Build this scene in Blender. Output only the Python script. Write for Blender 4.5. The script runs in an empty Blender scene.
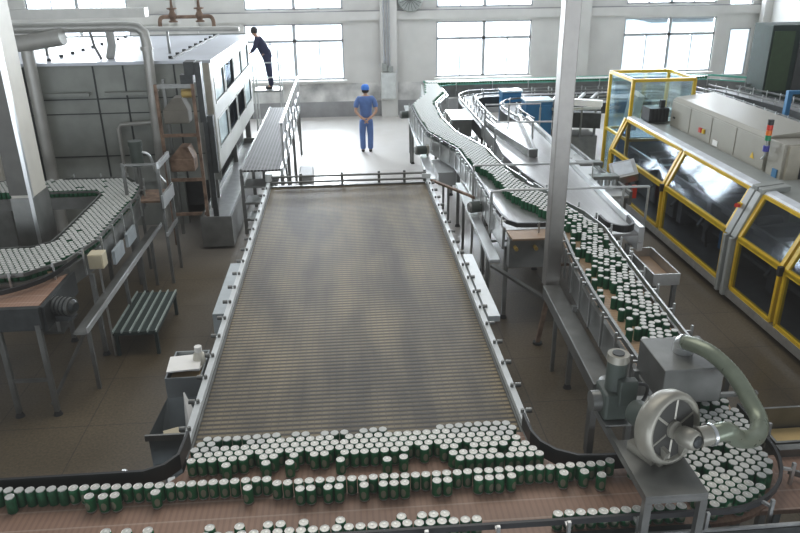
import bpy, math, random
from mathutils import Vector, Matrix
random.seed(7)
SC = bpy.context.scene
COL = SC.collection
PI = math.pi

# ------------------------------------------------------------------ materials
MATS = {}
def mat(name, col, rough=0.5, metal=0.0, var=0.12, nscale=6.0, rvar=0.1, bump=0.0, col2=None, spec=0.5, alpha=1.0, fine=0.0):
    if name in MATS: return MATS[name]
    m = bpy.data.materials.new(name); m.use_nodes = True
    nt = m.node_tree; N = nt.nodes; L = nt.links
    b = N['Principled BSDF']
    tc = N.new('ShaderNodeTexCoord'); no = N.new('ShaderNodeTexNoise')
    no.inputs['Scale'].default_value = nscale; no.inputs['Detail'].default_value = 5
    L.new(tc.outputs['Object'], no.inputs['Vector'])
    mx = N.new('ShaderNodeMix'); mx.data_type = 'RGBA'
    a = [c * (1 - var) for c in col]; d = [min(1, c * (1 + var)) for c in (col2 or col)]
    mx.inputs[6].default_value = (*a, 1); mx.inputs[7].default_value = (*d, 1)
    rp = N.new('ShaderNodeMapRange'); rp.inputs[1].default_value = .3; rp.inputs[2].default_value = .7
    L.new(no.outputs['Fac'], rp.inputs[0]); L.new(rp.outputs[0], mx.inputs[0])
    L.new(mx.outputs[2], b.inputs['Base Color'])
    rr = N.new('ShaderNodeMapRange'); rr.inputs[3].default_value = max(.03, rough - rvar); rr.inputs[4].default_value = min(1, rough + rvar)
    L.new(no.outputs['Fac'], rr.inputs[0]); L.new(rr.outputs[0], b.inputs['Roughness'])
    b.inputs['Metallic'].default_value = metal
    b.inputs['Specular IOR Level'].default_value = spec
    if bump:
        bp = N.new('ShaderNodeBump'); bp.inputs['Strength'].default_value = bump; bp.inputs['Distance'].default_value = .01
        L.new(no.outputs['Fac'], bp.inputs['Height']); L.new(bp.outputs[0], b.inputs['Normal'])
    MATS[name] = m; return m

def glassmat(name, tint, transp, rough=0.05, gmax=.7, gcol=(.9, .95, 1)):
    m = bpy.data.materials.new(name); m.use_nodes = True
    nt = m.node_tree; N = nt.nodes; L = nt.links
    for n in list(N): N.remove(n)
    out = N.new('ShaderNodeOutputMaterial'); t = N.new('ShaderNodeBsdfTransparent'); t.inputs[0].default_value = (*tint, 1)
    g = N.new('ShaderNodeBsdfGlossy'); g.inputs['Roughness'].default_value = rough; g.inputs['Color'].default_value = (*gcol, 1)
    fr = N.new('ShaderNodeLayerWeight'); fr.inputs[0].default_value = .35
    mr = N.new('ShaderNodeMapRange'); mr.inputs[3].default_value = 1 - transp; mr.inputs[4].default_value = gmax
    L.new(fr.outputs['Fresnel'], mr.inputs[0])
    mx = N.new('ShaderNodeMixShader'); L.new(mr.outputs[0], mx.inputs[0]); L.new(t.outputs[0], mx.inputs[1]); L.new(g.outputs[0], mx.inputs[2])
    L.new(mx.outputs[0], out.inputs[0]); MATS[name] = m; return m

def math_node(N, op, a=None, b=None):
    n = N.new('ShaderNodeMath'); n.operation = op
    if a is not None: n.inputs[0].default_value = a
    if b is not None: n.inputs[1].default_value = b
    return n

def stripes(name, cA, cB, axis, pitch, duty=.5, axis2=None, pitch2=.1, duty2=.93, c2=(.5, .45, .4), rough=.45, metal=0, stain_shade=.25, bump=.3, var2=.5):
    """bands across one axis, thin lines across the other, blotches of stain and shade"""
    m = bpy.data.materials.new(name); m.use_nodes = True
    nt = m.node_tree; N = nt.nodes; L = nt.links; b = N['Principled BSDF']
    tc = N.new('ShaderNodeTexCoord'); sp = N.new('ShaderNodeSeparateXYZ'); L.new(tc.outputs['Object'], sp.inputs[0])
    def band(ax, p, duty):
        d = math_node(N, 'DIVIDE', b=p); L.new(sp.outputs[ax], d.inputs[0])
        f = math_node(N, 'FRACT'); L.new(d.outputs[0], f.inputs[0])
        s = N.new('ShaderNodeMapRange'); s.interpolation_type = 'SMOOTHSTEP'
        s.inputs[1].default_value = max(0, duty - .08); s.inputs[2].default_value = min(1, duty + .08)
        L.new(f.outputs[0], s.inputs[0]); return s
    s1 = band(axis, pitch, duty)
    mx = N.new('ShaderNodeMix'); mx.data_type = 'RGBA'; mx.inputs[6].default_value = (*cA, 1); mx.inputs[7].default_value = (*cB, 1)
    L.new(s1.outputs[0], mx.inputs[0]); col = mx.outputs[2]
    if axis2 is not None:
        s2 = band(axis2, pitch2, duty2)
        m2 = N.new('ShaderNodeMix'); m2.data_type = 'RGBA'; m2.inputs[7].default_value = (*c2, 1)
        k = math_node(N, 'MULTIPLY', b=var2); L.new(s2.outputs[0], k.inputs[0])
        L.new(k.outputs[0], m2.inputs[0]); L.new(col, m2.inputs[6]); col = m2.outputs[2]
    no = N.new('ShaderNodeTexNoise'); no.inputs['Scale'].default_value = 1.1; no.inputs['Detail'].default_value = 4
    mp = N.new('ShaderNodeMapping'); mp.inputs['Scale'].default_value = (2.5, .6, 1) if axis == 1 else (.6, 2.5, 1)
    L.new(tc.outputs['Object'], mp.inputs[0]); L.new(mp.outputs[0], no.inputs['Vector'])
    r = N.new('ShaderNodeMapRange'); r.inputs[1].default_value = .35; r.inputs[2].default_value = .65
    r.inputs[3].default_value = 1 - stain_shade; r.inputs[4].default_value = 1 + stain_shade * .4
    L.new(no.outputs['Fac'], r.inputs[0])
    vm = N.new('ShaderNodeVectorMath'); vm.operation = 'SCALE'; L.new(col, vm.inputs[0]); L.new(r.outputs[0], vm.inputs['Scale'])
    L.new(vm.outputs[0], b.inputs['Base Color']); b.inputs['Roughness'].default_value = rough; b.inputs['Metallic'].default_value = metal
    bp = N.new('ShaderNodeBump'); bp.inputs['Strength'].default_value = bump; bp.inputs['Distance'].default_value = .004
    L.new(s1.outputs[0], bp.inputs['Height']); L.new(bp.outputs[0], b.inputs['Normal'])
    MATS[name] = m; return m

def floor_mat():
    m = bpy.data.materials.new('floor_slabs'); m.use_nodes = True
    nt = m.node_tree; N = nt.nodes; L = nt.links; b = N['Principled BSDF']
    tc = N.new('ShaderNodeTexCoord')
    br = N.new('ShaderNodeTexBrick'); br.offset = 0; br.inputs['Scale'].default_value = 1
    br.inputs['Brick Width'].default_value = .95; br.inputs['Row Height'].default_value = .95
    br.inputs['Mortar Size'].default_value = .008; br.inputs['Mortar Smooth'].default_value = .3
    br.inputs['Color1'].default_value = (.120, .094, .058, 1); br.inputs['Color2'].default_value = (.105, .083, .052, 1); br.inputs['Mortar'].default_value = (.065, .052, .036, 1)
    L.new(tc.outputs['Object'], br.inputs['Vector'])
    n1 = N.new('ShaderNodeTexNoise'); n1.inputs['Scale'].default_value = .55; n1.inputs['Detail'].default_value = 6
    n2 = N.new('ShaderNodeTexNoise'); n2.inputs['Scale'].default_value = 38; n2.inputs['Detail'].default_value = 3
    for n in (n1, n2): L.new(tc.outputs['Object'], n.inputs['Vector'])
    r1 = N.new('ShaderNodeMapRange'); r1.inputs[1].default_value = .3; r1.inputs[2].default_value = .7; r1.inputs[3].default_value = .62; r1.inputs[4].default_value = 1.25; L.new(n1.outputs['Fac'], r1.inputs[0])
    r2 = N.new('ShaderNodeMapRange'); r2.inputs[1].default_value = .3; r2.inputs[2].default_value = .7; r2.inputs[3].default_value = .75; r2.inputs[4].default_value = 1.25; L.new(n2.outputs['Fac'], r2.inputs[0])
    k = math_node(N, 'MULTIPLY'); L.new(r1.outputs[0], k.inputs[0]); L.new(r2.outputs[0], k.inputs[1])
    v = N.new('ShaderNodeVectorMath'); v.operation = 'SCALE'; L.new(br.outputs['Color'], v.inputs[0]); L.new(k.outputs[0], v.inputs['Scale'])
    # far floor colour paled to stand in for window light reflected there
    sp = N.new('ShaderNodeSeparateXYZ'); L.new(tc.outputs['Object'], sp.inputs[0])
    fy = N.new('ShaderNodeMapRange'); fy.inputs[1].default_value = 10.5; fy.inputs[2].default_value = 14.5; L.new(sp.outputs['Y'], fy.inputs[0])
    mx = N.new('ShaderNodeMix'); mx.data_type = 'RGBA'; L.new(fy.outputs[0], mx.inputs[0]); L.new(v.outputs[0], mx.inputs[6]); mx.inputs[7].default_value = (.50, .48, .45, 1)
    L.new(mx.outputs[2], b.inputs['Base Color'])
    rr = N.new('ShaderNodeMapRange'); rr.inputs[1].default_value = .35; rr.inputs[2].default_value = .6; rr.inputs[3].default_value = .28; rr.inputs[4].default_value = .55
    L.new(n1.outputs['Fac'], rr.inputs[0]); L.new(rr.outputs[0], b.inputs['Roughness'])
    bp = N.new('ShaderNodeBump'); bp.inputs['Strength'].default_value = .15; bp.inputs['Distance'].default_value = .004; L.new(n2.outputs['Fac'], bp.inputs['Height']); L.new(bp.outputs[0], b.inputs['Normal'])
    MATS['floor'] = m; return m

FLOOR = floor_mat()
STEEL = mat('brushed_steel', (.55, .56, .55), .34, .85, .12, 9, .1)
STEELD = mat('dull_steel', (.21, .215, .205), .42, .75, .2, 5, .12)
STEELB = mat('bright_steel', (.62, .64, .64), .3, .8, .06, 4, .06)
DARK = mat('dark_iron', (.045, .05, .05), .5, .4, .3, 8)
BLACK = mat('black_plastic', (.02, .021, .022), .45, 0, .2, 8)
RUBBER = mat('rubber', (.025, .025, .025), .7)
RUST = mat('rusty_iron', (.16, .095, .06), .65, .2, .35, 7, col2=(.25, .17, .12))
WHITEP = mat('white_rail', (.62, .65, .65), .4, .1, .1, 5)
GREYP = mat('grey_paint', (.33, .35, .33), .45, 0, .1, 4)
MOTOR = mat('grey_green_paint', (.05, .065, .055), .55, 0, .2, 6)
CASTG = mat('cast_grey', (.30, .29, .245), .4, .35, .18, 6)
BEIGE = mat('beige_paint', (.33, .315, .26), .4, 0, .05, 3)
CREAM = mat('cream_box', (.62, .55, .38), .5, 0, .1, 5)
YEL = mat('yellow_frame', (.72, .47, .015), .38, 0, .1, 5)
WALL = mat('wall_paint', (.62, .61, .58), .75, 0, .06, 1.6)
DADO = mat('dado_grey', (.30, .30, .30), .6, 0, .12, 3)
STAIN = mat('stained_plaster', (.42, .42, .41), .7, 0, .25, 1.8, col2=(.66, .65, .62))
FARBELT = stripes('dull_chain_belt', (.15, .15, .15), (.09, .09, .09), 1, .0385, .6, 0, .19, .93, (.10, .10, .10), .6, 0, .12, .2, .5)
BLUE = mat('blue_paint', (.03, .17, .34), .45, 0, .12, 4)
BLUEL = mat('light_blue_paint', (.08, .33, .62), .45, 0, .1, 4)
PANEL = mat('grey_housing_panel', (.27, .285, .26), .55, .1, .22, 1.8)
PANELL = mat('pale_housing_panel', (.60, .61, .58), .45, .1, .08, 2)
ROOFM = mat('housing_roof', (.50, .53, .57), .4, .2, .1, 1.5)
TILE = mat('pale_column_cladding', (.62, .60, .53), .5, 0, .08, 3)
CARD = mat('cardboard', (.50, .37, .20), .8, 0, .12, 6)
PAPER = mat('white_paper', (.85, .84, .80), .7, 0, .04, 6)
SKIN = mat('skin', (.50, .30, .21), .55, 0, .08, 12)
UNIF = mat('blue_work_cloth', (.11, .19, .42), .85, 0, .12, 9)
CAPM = mat('bright_blue_cap', (.06, .22, .70), .8, 0, .08, 9)
NAVY = mat('navy_cloth', (.02, .025, .06), .85, 0, .15, 9)
SHOE = mat('black_shoe', (.02, .02, .02), .5)
HAIR = mat('black_hair', (.015, .013, .012), .6)
RED = mat('red_plastic', (.62, .04, .02), .35, 0, .05)
ORANGE = mat('orange_plastic', (.75, .18, .02), .35, 0, .05)
GREEN = mat('green_plastic', (.02, .28, .12), .35, 0, .05)
BRASS = mat('brass', (.55, .38, .10), .4, .6)
LID = mat('can_lid', (.88, .88, .84), .38, .35, .05, 30, .06)
LIDR = mat('can_recess', (.68, .68, .63), .42, .4, .08, 30, .06)
TRAYM = mat('brown_tray', (.36, .24, .15), .5, .1, .15, 5)
HOSEM = mat('ribbed_hose', (.20, .23, .17), .3, .35, .12, 12)
GREENB = mat('dark_green_paint', (.03, .045, .04), .9, 0, .2, 5)
PALEPANE = mat('pale_cyan_pane', (.55, .68, .70), .25, 0, .15, 3)
GLASS = glassmat('window_glass', (.96, .98, 1), .93)
MGLASS = glassmat('machine_glass', (.52, .56, .62), .965, .06, .13, (.30, .33, .36))
CGLASS = glassmat('cyan_glass', (.70, .85, .86), .6, .1)
MATB = stripes('accumulation_mat', (.215, .17, .095), (.034, .027, .017), 1, .058, .55, 0, .055, .86, (.085, .07, .05), .55, 0, .6, .6, .55)  # heavy blotches: mat stains plus lost reflection, both put into the colour
BELT = stripes('brown_belt', (.37, .225, .16), (.315, .19, .135), 0, .0385, .62, 1, .165, .95, (.55, .42, .34), .42, 0, .22, .2, .7)
BELTY = stripes('tan_belt', (.46, .32, .20), (.33, .22, .14), 1, .0385, .62, 0, .16, .93, (.52, .42, .30), .42, 0, .2, .2, .6)
STEELBELT = stripes('steel_belt', (.36, .36, .355), (.27, .27, .265), 1, .0385, .6, 0, .19, .93, (.40, .40, .40), .28, .6, .12, .2, .5)

def can_mat():
    m = bpy.data.materials.new('green_can'); m.use_nodes = True
    nt = m.node_tree; N = nt.nodes; L = nt.links; b = N['Principled BSDF']
    tc = N.new('ShaderNodeTexCoord'); sp = N.new('ShaderNodeSeparateXYZ'); L.new(tc.outputs['Object'], sp.inputs[0])
    # an oval pale label on the front and back, a pale band at the foot
    z = math_node(N, 'SUBTRACT', b=.058); L.new(sp.outputs['Z'], z.inputs[0])
    zz = math_node(N, 'DIVIDE', b=.03); L.new(z.outputs[0], zz.inputs[0])
    xx = math_node(N, 'DIVIDE', b=.017); L.new(sp.outputs['X'], xx.inputs[0])
    z2 = math_node(N, 'MULTIPLY'); L.new(zz.outputs[0], z2.inputs[0]); L.new(zz.outputs[0], z2.inputs[1])
    x2 = math_node(N, 'MULTIPLY'); L.new(xx.outputs[0], x2.inputs[0]); L.new(xx.outputs[0], x2.inputs[1])
    s = math_node(N, 'ADD'); L.new(z2.outputs[0], s.inputs[0]); L.new(x2.outputs[0], s.inputs[1])
    lt = math_node(N, 'LESS_THAN', b=1); L.new(s.outputs[0], lt.inputs[0])
    mx = N.new('ShaderNodeMix'); mx.data_type = 'RGBA'; mx.inputs[6].default_value = (.02, .17, .07, 1); mx.inputs[7].default_value = (.27, .29, .22, 1)
    L.new(lt.outputs[0], mx.inputs[0])
    lo = math_node(N, 'LESS_THAN', b=.016); L.new(sp.outputs['Z'], lo.inputs[0])
    m2 = N.new('ShaderNodeMix'); m2.data_type = 'RGBA'; m2.inputs[7].default_value = (.5, .52, .5, 1)
    L.new(lo.outputs[0], m2.inputs[0]); L.new(mx.outputs[2], m2.inputs[6]); L.new(m2.outputs[2], b.inputs['Base Color'])
    b.inputs['Metallic'].default_value = .35; b.inputs['Roughness'].default_value = .3
    return m
CAN = can_mat()
CANS = mat('green_can_far', (.02, .13, .06), .35, .3, .2, 30)

# ------------------------------------------------------------------ objects
ORG = {}
def tag(o, label=None, cat=None, group=None, kind=None):
    if label: o['label'] = label
    if cat: o['category'] = cat
    if group: o['group'] = group
    if kind: o['kind'] = kind
    return o
def thing(name, label, cat, loc=(0, 0, 0), group=None, kind=None):
    o = bpy.data.objects.new(name, None); COL.objects.link(o); o.location = loc; o.empty_display_size = .1
    ORG[o.name] = Vector(loc); return tag(o, label, cat, group, kind)

class MB:
    def __init__(s): s.v = []; s.f = []; s.m = []; s.sm = []; s.mi = 0
    def add(s, vs, fs, smooth=False):
        k = len(s.v); s.v += [tuple(v) for v in vs]
        for f in fs: s.f.append([i + k for i in f]); s.m.append(s.mi); s.sm.append(smooth)
        return s
    def box(s, x0, x1, y0, y1, z0, z1):
        vs = [(x, y, z) for z in (z0, z1) for x, y in ((x0, y0), (x1, y0), (x1, y1), (x0, y1))]
        return s.add(vs, [(3, 2, 1, 0), (4, 5, 6, 7), (0, 1, 5, 4), (1, 2, 6, 5), (2, 3, 7, 6), (3, 0, 4, 7)])
    def obox(s, c, d, rz=0, rx=0, ry=0):
        M = Matrix.Translation(c) @ Matrix.Rotation(rz, 4, 'Z') @ Matrix.Rotation(rx, 4, 'X') @ Matrix.Rotation(ry, 4, 'Y')
        vs = [M @ Vector((x * d[0] / 2, y * d[1] / 2, z * d[2] / 2)) for z in (-1, 1) for x, y in ((-1, -1), (1, -1), (1, 1), (-1, 1))]
        return s.add(vs, [(3, 2, 1, 0), (4, 5, 6, 7), (0, 1, 5, 4), (1, 2, 6, 5), (2, 3, 7, 6), (3, 0, 4, 7)])
    def bar(s, p, q, w=.04, h=None):
        p = Vector(p); q = Vector(q); h = h or w; d = (q - p).normalized()
        up = Vector((0, 0, 1)) if abs(d.z) < .95 else Vector((0, 1, 0))
        a = d.cross(up).normalized() * w / 2; b = a.cross(d).normalized() * h / 2
        vs = [e + x * a + y * b for e in (p, q) for x, y in ((-1, -1), (1, -1), (1, 1), (-1, 1))]
        return s.add(vs, [(3, 2, 1, 0), (4, 5, 6, 7), (0, 1, 5, 4), (1, 2, 6, 5), (2, 3, 7, 6), (3, 0, 4, 7)])
    def tube(s, pts, r, n=10, cap=True):
        pts = [Vector(p) for p in pts]; k = len(pts); rs = r if isinstance(r, (list, tuple)) else [r] * k
        t0 = (pts[1] - pts[0]).normalized(); up = Vector((0, 0, 1)) if abs(t0.z) < .9 else Vector((1, 0, 0))
        a = t0.cross(up).normalized(); vs = []
        for i, p in enumerate(pts):
            t = (pts[min(i + 1, k - 1)] - pts[max(i - 1, 0)]).normalized()
            a = (a - t * a.dot(t)).normalized(); b = t.cross(a)
            vs += [p + (a * math.cos(2 * PI * j / n) + b * math.sin(2 * PI * j / n)) * rs[i] for j in range(n)]
        fs = [(i * n + j, i * n + (j + 1) % n, (i + 1) * n + (j + 1) % n, (i + 1) * n + j) for i in range(k - 1) for j in range(n)]
        s.add(vs, fs, True)
        if cap: s.add(vs[:n], [tuple(reversed(range(n)))]); s.add(vs[-n:], [tuple(range(n))])
        return s
    def cyl(s, p, q, r, r2=None, n=16): return s.tube([p, q], [r, r if r2 is None else r2], n)
    def prism(s, poly, z0, z1):
        n = len(poly); vs = [(x, y, z0) for x, y in poly] + [(x, y, z1) for x, y in poly]
        return s.add(vs, [tuple(reversed(range(n))), tuple(range(n, 2 * n))] + [(i, (i + 1) % n, n + (i + 1) % n, n + i) for i in range(n)])
    def yprism(s, prof, y0, y1):
        n = len(prof); vs = [(x, y0, z) for x, z in prof] + [(x, y1, z) for x, z in prof]
        return s.add(vs, [tuple(range(n)), tuple(reversed(range(n, 2 * n)))] + [(i, n + i, n + (i + 1) % n, (i + 1) % n) for i in range(n)])
    def strip(s, Lp, Rp, z0, z1):
        n = len(Lp); vs = [(x, y, z1) for x, y in Lp] + [(x, y, z1) for x, y in Rp] + [(x, y, z0) for x, y in Lp] + [(x, y, z0) for x, y in Rp]
        fs = []
        for i in range(n - 1):
            fs += [(i, n + i, n + i + 1, i + 1), (2 * n + i, 2 * n + i + 1, 3 * n + i + 1, 3 * n + i), (i, i + 1, 2 * n + i + 1, 2 * n + i), (n + i, 3 * n + i, 3 * n + i + 1, n + i + 1)]
        fs += [(0, 2 * n, 3 * n, n), (n - 1, 2 * n - 1, 4 * n - 1, 3 * n - 1)]
        return s.add(vs, fs)
    def ribbon(s, pts, w, z0, z1):
        k = len(pts); A = []; B = []
        for i in range(k):
            p = Vector(pts[i]).to_2d() if len(pts[i]) > 2 else Vector(pts[i])
            d = (Vector(pts[min(i + 1, k - 1)]) - Vector(pts[max(i - 1, 0)])).normalized(); nn = Vector((-d.y, d.x)) * w / 2
            A.append(tuple(p + nn)); B.append(tuple(p - nn))
        return s.strip(A, B, z0, z1)
    def lathe(s, prof, c=(0, 0, 0), n=20, M=None):
        vs = []
        for r, z in prof:
            for j in range(n):
                v = Vector((r * math.cos(2 * PI * j / n), r * math.sin(2 * PI * j / n), z))
                vs.append((M @ v if M else v) + Vector(c))
        fs = [(i * n + j, i * n + (j + 1) % n, (i + 1) * n + (j + 1) % n, (i + 1) * n + j) for i in range(len(prof) - 1) for j in range(n)]
        s.add(vs, fs, True)
        if prof[0][0] > .0005: s.add(vs[:n], [tuple(reversed(range(n)))])
        if prof[-1][0] > .0005: s.add(vs[-n:], [tuple(range(n))])
        return s
    def mesh(s, name, mats, org=Vector((0, 0, 0))):
        me = bpy.data.meshes.new(name)
        me.from_pydata([tuple(Vector(v) - org) for v in s.v], [], s.f)
        for m in (mats if isinstance(mats, (list, tuple)) else [mats]): me.materials.append(m)
        for p, k, sm in zip(me.polygons, s.m, s.sm): p.material_index = k; p.use_smooth = sm
        me.update(); return me
    def build(s, name, mats, parent=None, label=None, cat=None, group=None, kind=None, loc=None, bevel=0):
        org = Vector((0, 0, 0))
        if parent is not None: org = ORG[parent.name].copy()
        elif loc is not None: org = Vector(loc)
        o = bpy.data.objects.new(name, s.mesh(name, mats, org)); COL.objects.link(o)
        if parent is not None: o.parent = parent
        else: o.location = org
        ORG[o.name] = org
        if bevel:
            b = o.modifiers.new('bevel', 'BEVEL'); b.width = bevel; b.segments = 2; b.limit_method = 'ANGLE'
        return tag(o, label, cat, group, kind)

def B(): return MB()
def smooth(pts, k=6):
    pts = [Vector(p) for p in pts]; out = []
    for i in range(len(pts) - 1):
        p0 = pts[max(i - 1, 0)]; p1 = pts[i]; p2 = pts[i + 1]; p3 = pts[min(i + 2, len(pts) - 1)]
        for j in range(k):
            t = j / k; out.append(.5 * ((2 * p1) + (p2 - p0) * t + (2 * p0 - 5 * p1 + 4 * p2 - p3) * t * t + (3 * p1 - p0 - 3 * p2 + p3) * t ** 3))
    out.append(pts[-1]); return out
def sm2(pts, k=5): return [(v.x, v.y) for v in smooth([(x, y, 0) for x, y in pts], k)]
def arc(cx, cy, r, a0, a1, n=10):
    return [(cx + r * math.cos(math.radians(a0 + (a1 - a0) * i / n)), cy + r * math.sin(math.radians(a0 + (a1 - a0) * i / n))) for i in range(n + 1)]

# ------------------------------------------------------------------ setting
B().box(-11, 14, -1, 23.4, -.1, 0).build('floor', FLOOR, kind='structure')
YB = 22.86
lower = [(-2.92, .02), (2.83, 5.76), (8.66, 11.58)]
upper = [(-9.05, -6.2), (-2.85, .03), (2.83, 5.76), (8.66, 11.5)]
holes = [(a, b, 1.14, 2.78) for a, b in lower] + [(a, b, 3.17, 4.7) for a, b in upper] + [(12.05, 12.75, .9, 2.42), (11.9, 12.65, 2.9, 4.4), (-9.05, -6.2, 1.14, 2.78)]
def wall_with_holes(w, x0, x1, y0, y1, z0, z1, hs):
    xs = sorted({x0, x1} | {h[0] for h in hs} | {h[1] for h in hs}); zs = sorted({z0, z1} | {h[2] for h in hs} | {h[3] for h in hs})
    for i in range(len(xs) - 1):
        for j in range(len(zs) - 1):
            cx = (xs[i] + xs[i + 1]) / 2; cz = (zs[j] + zs[j + 1]) / 2
            if not any(h[0] < cx < h[1] and h[2] < cz < h[3] for h in hs): w.box(xs[i], xs[i + 1], y0, y1, zs[j], zs[j + 1])
w = B(); wall_with_holes(w, -11, 14, YB, YB + .2, 0, 5.2, holes); w.build('wall_back', WALL, kind='structure')
B().box(13.1, 13.3, -1, YB, 0, 5.2).build('wall_right', WALL, kind='structure')
B().box(-11.2, -11, -1, YB + .2, 0, 5.2).build('wall_left', WALL, kind='structure')
B().box(-11, 13.1, YB - .03, YB, 0, .47).build('baseboard_back', DADO, kind='structure')
B().box(-11, 13.1, YB - .02, YB, .47, 1.02).build('trim_1', STAIN, kind='structure')
B().box(-11, 13.1, YB - .12, YB, 2.86, 3.1).build('trim_2', WALL, kind='structure')
B().box(-11, 13.1, YB - .09, YB, 3.1, 3.13).build('trim_3', DADO, kind='structure')
for k, (a, b) in enumerate([(1.12, 1.62), (6.95, 7.5), (-4.75, -4.2)]):
    B().box(a, b, YB - .28, YB - .13, 0, 5.2).build('trim_%d' % (4 + k), WALL, kind='structure')
B().box(12.85, 13.1, YB - .35, YB - .13, 0, 5.2).build('trim_7', WALL, kind='structure')
for k, (a, b) in enumerate(lower + [(-9.05, -6.2)]):
    B().box(a - .06, b + .06, YB - .16, YB - .03, 1.06, 1.13).build('trim_%d' % (8 + k), WALL, kind='structure')

FRAMEM = mat('window_frame_grey', (.42, .44, .45), .5, .2, .08)
for k, (x0, x1, z0, z1) in enumerate(holes):
    o = thing('window_%d' % (k + 1), None, None, (x0, YB, z0), kind='structure')
    f = B(); t = .05; y0, y1 = YB + .04, YB + .1
    for a in (z0, z1 - t): f.box(x0, x1, y0, y1, a, a + t)
    for a in (x0, x1 - t): f.box(a, a + t, y0, y1, z0, z1)
    if x1 - x0 > 1:
        zt = z0 + 1.14; xm = (x0 + x1) / 2
        f.box(x0, x1, y0, y1, zt - .04, zt + .04); f.box(xm - .05, xm + .05, y0, y1, z0, z1)
        for a in ((x0 + xm) / 2, (x1 + xm) / 2): f.box(a - .02, a + .02, y0, y1, z0, zt)
    f.build('window_frame', FRAMEM, o)
    B().box(x0, x1, YB + .065, YB + .075, z0, z1).build('window_pane', GLASS, o)

# pale buildings seen through the narrow corner window
bd = thing('outside_building', 'pale building outside, seen hazily through the narrow window at the room corner', 'building', (13.6, 30, 0))
B().box(12.6, 21, 30, 34, -1, 1.9).build('wall', mat('pale_outside', (.62, .70, .72), .8), bd)
B().box(12.4, 21.2, 29.8, 34.2, 1.9, 2.05).build('roof', mat('pale_roof', (.45, .56, .60), .8), bd)

# ------------------------------------------------------------------ columns
def col_thing(x0, x1, y0, y1, label, m, clad, foot):
    o = thing('square_column', label, 'column', ((x0 + x1) / 2, (y0 + y1) / 2, 0))
    B().box(x0, x1, y0, y1, .02 if foot == 0 else foot, 5.2).build('shaft', m, o, bevel=.012)
    if foot:
        B().bar(((x0 + x1) / 2, (y0 + y1) / 2, foot), (2.30, 7.94, .03), .05).build('foot_post', RUST, o); B().cyl((2.30, 7.94, 0), (2.30, 7.94, .03), .06, n=12).build('base_plate', DARK, o)
    else: B().box(x0 - .05, x1 + .05, y0 - .05, y1 + .05, 0, .02).build('base_plate', STEELD, o)
    if clad: B().box(x0 - .012, x1 + .012, y0 - .012, y1 + .012, .02, clad).build('steel_cladding', STEELD, o, label='steel sheet around the column foot')
    return o
col_thing(2.27, 2.44, 7.66, 7.84, 'square bare steel column standing beside the can conveyor in the middle of the hall', mat('column_steel', (.30, .29, .27), .45, .5, .12, 5), 0, .9)
cl = col_thing(-4.13, -3.88, 8.86, 9.33, 'pale square column with steel-sheathed foot inside the loop of the left conveyor', TILE, 1.86, 0)
B().box(-4.135, -3.9, 8.845, 8.85, 1.9, 5.2).build('front_plate', mat('dark_plate', (.12, .12, .11), .6, .1), cl)
B().box(-3.915, -3.872, 8.84, 8.9, .02, 5.2).build('corner_highlight', STEELB, cl)  # bright strip added to stand for the highlight along the column edge
col_thing(-6.3, -5.7, 12.1, 12.6, 'pale grey column left of the steel-sheathed column, mostly cropped by the picture edge', TILE, 1.2, 0)

# ------------------------------------------------------------------ generic conveyor pieces
def legs(o, pts, ztop, m=STEELD, w=.05, y_in=True):
    for x, y in pts:
        l = B().box(x - w / 2, x + w / 2, y - w / 2, y + w / 2, .05, ztop).build('leg', m, o)
        B().cyl((x, y, 0), (x, y, .05), .05, .03, 10).build('foot', RUBBER, l)
def guide(o, pts, z, m=BLACK, w=.022, h=.035, posts=True, zb=1.2, step=.5, name='guide_rail', side=0):
    g = B().ribbon(pts, w, z, z + h).build(name, m, o)
    if posts:
        acc = step / 2; last = Vector(pts[0]); n = 0
        for i in range(1, len(pts)):
            p = Vector(pts[i]); seg = (p - last).length; d = (p - last).normalized() if seg > 0 else Vector((0, 1))
            while acc < seg:
                q = last + d * acc; nn = Vector((-d.y, d.x)) * side; q2 = q + nn * .07
                b = B().bar((q.x, q.y, z + h * .6), (q2.x, q2.y, z + h * .6), .018); b.bar((q2.x, q2.y, zb), (q2.x, q2.y, z + h + .04), .02)
                b.build('rail_bracket', STEEL, g); acc += step; n += 1
            acc -= seg; last = p
    return g

# ------------------------------------------------------------------ accumulation table
Z = 1.25
at = thing('accumulation_table', 'wide empty accumulation table with ribbed grey-brown mat in the middle of the hall', 'conveyor', (0, 4.45, 0))
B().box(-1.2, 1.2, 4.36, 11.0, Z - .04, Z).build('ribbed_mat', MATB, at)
B().box(-1.26, -1.2, 4.3, 11.06, Z - .28, Z + .02).build('side_frame', STEELD, at)
B().box(1.2, 1.26, 4.3, 11.06, Z - .28, Z + .02).build('side_frame', STEELD, at)
B().box(-1.2, 1.2, 11.0, 11.06, Z - .28, Z + .02).build('end_frame', STEELD, at)
for sx in (-1, 1):
    r = B().box(*(sorted((sx * 1.215, sx * 1.265))), 4.42, 11.02, Z + .03, Z + .085).build('side_rail', WHITEP, at, label='pale side rail')
    y = 4.55; k = 0
    while y < 10.9:
        q = B().cyl((sx * 1.24, y, Z + .02), (sx * 1.24, y, Z + .115), .014, n=8); q.cyl((sx * 1.265, y, Z + .1), (sx * 1.31, y, Z + .1), .02, n=8)
        q.build('clamp_knob', STEELD, r); y += .36
for z in (Z + .07, Z + .16): B().cyl((-1.22, 11.05, z), (1.22, 11.05, z), .018, n=8).build('end_rail', STEELD, at)
for x in (-1.2, -.74, -.1, .48, .88, 1.2): B().box(x - .02, x + .02, 11.06, 11.09, Z - .1, Z + .2).build('rail_post', STEELD, at)
B().obox((1.22, 11.03, Z + .12), (.13, .10, .07)).build('corner_block', WHITEP, at)
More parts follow.
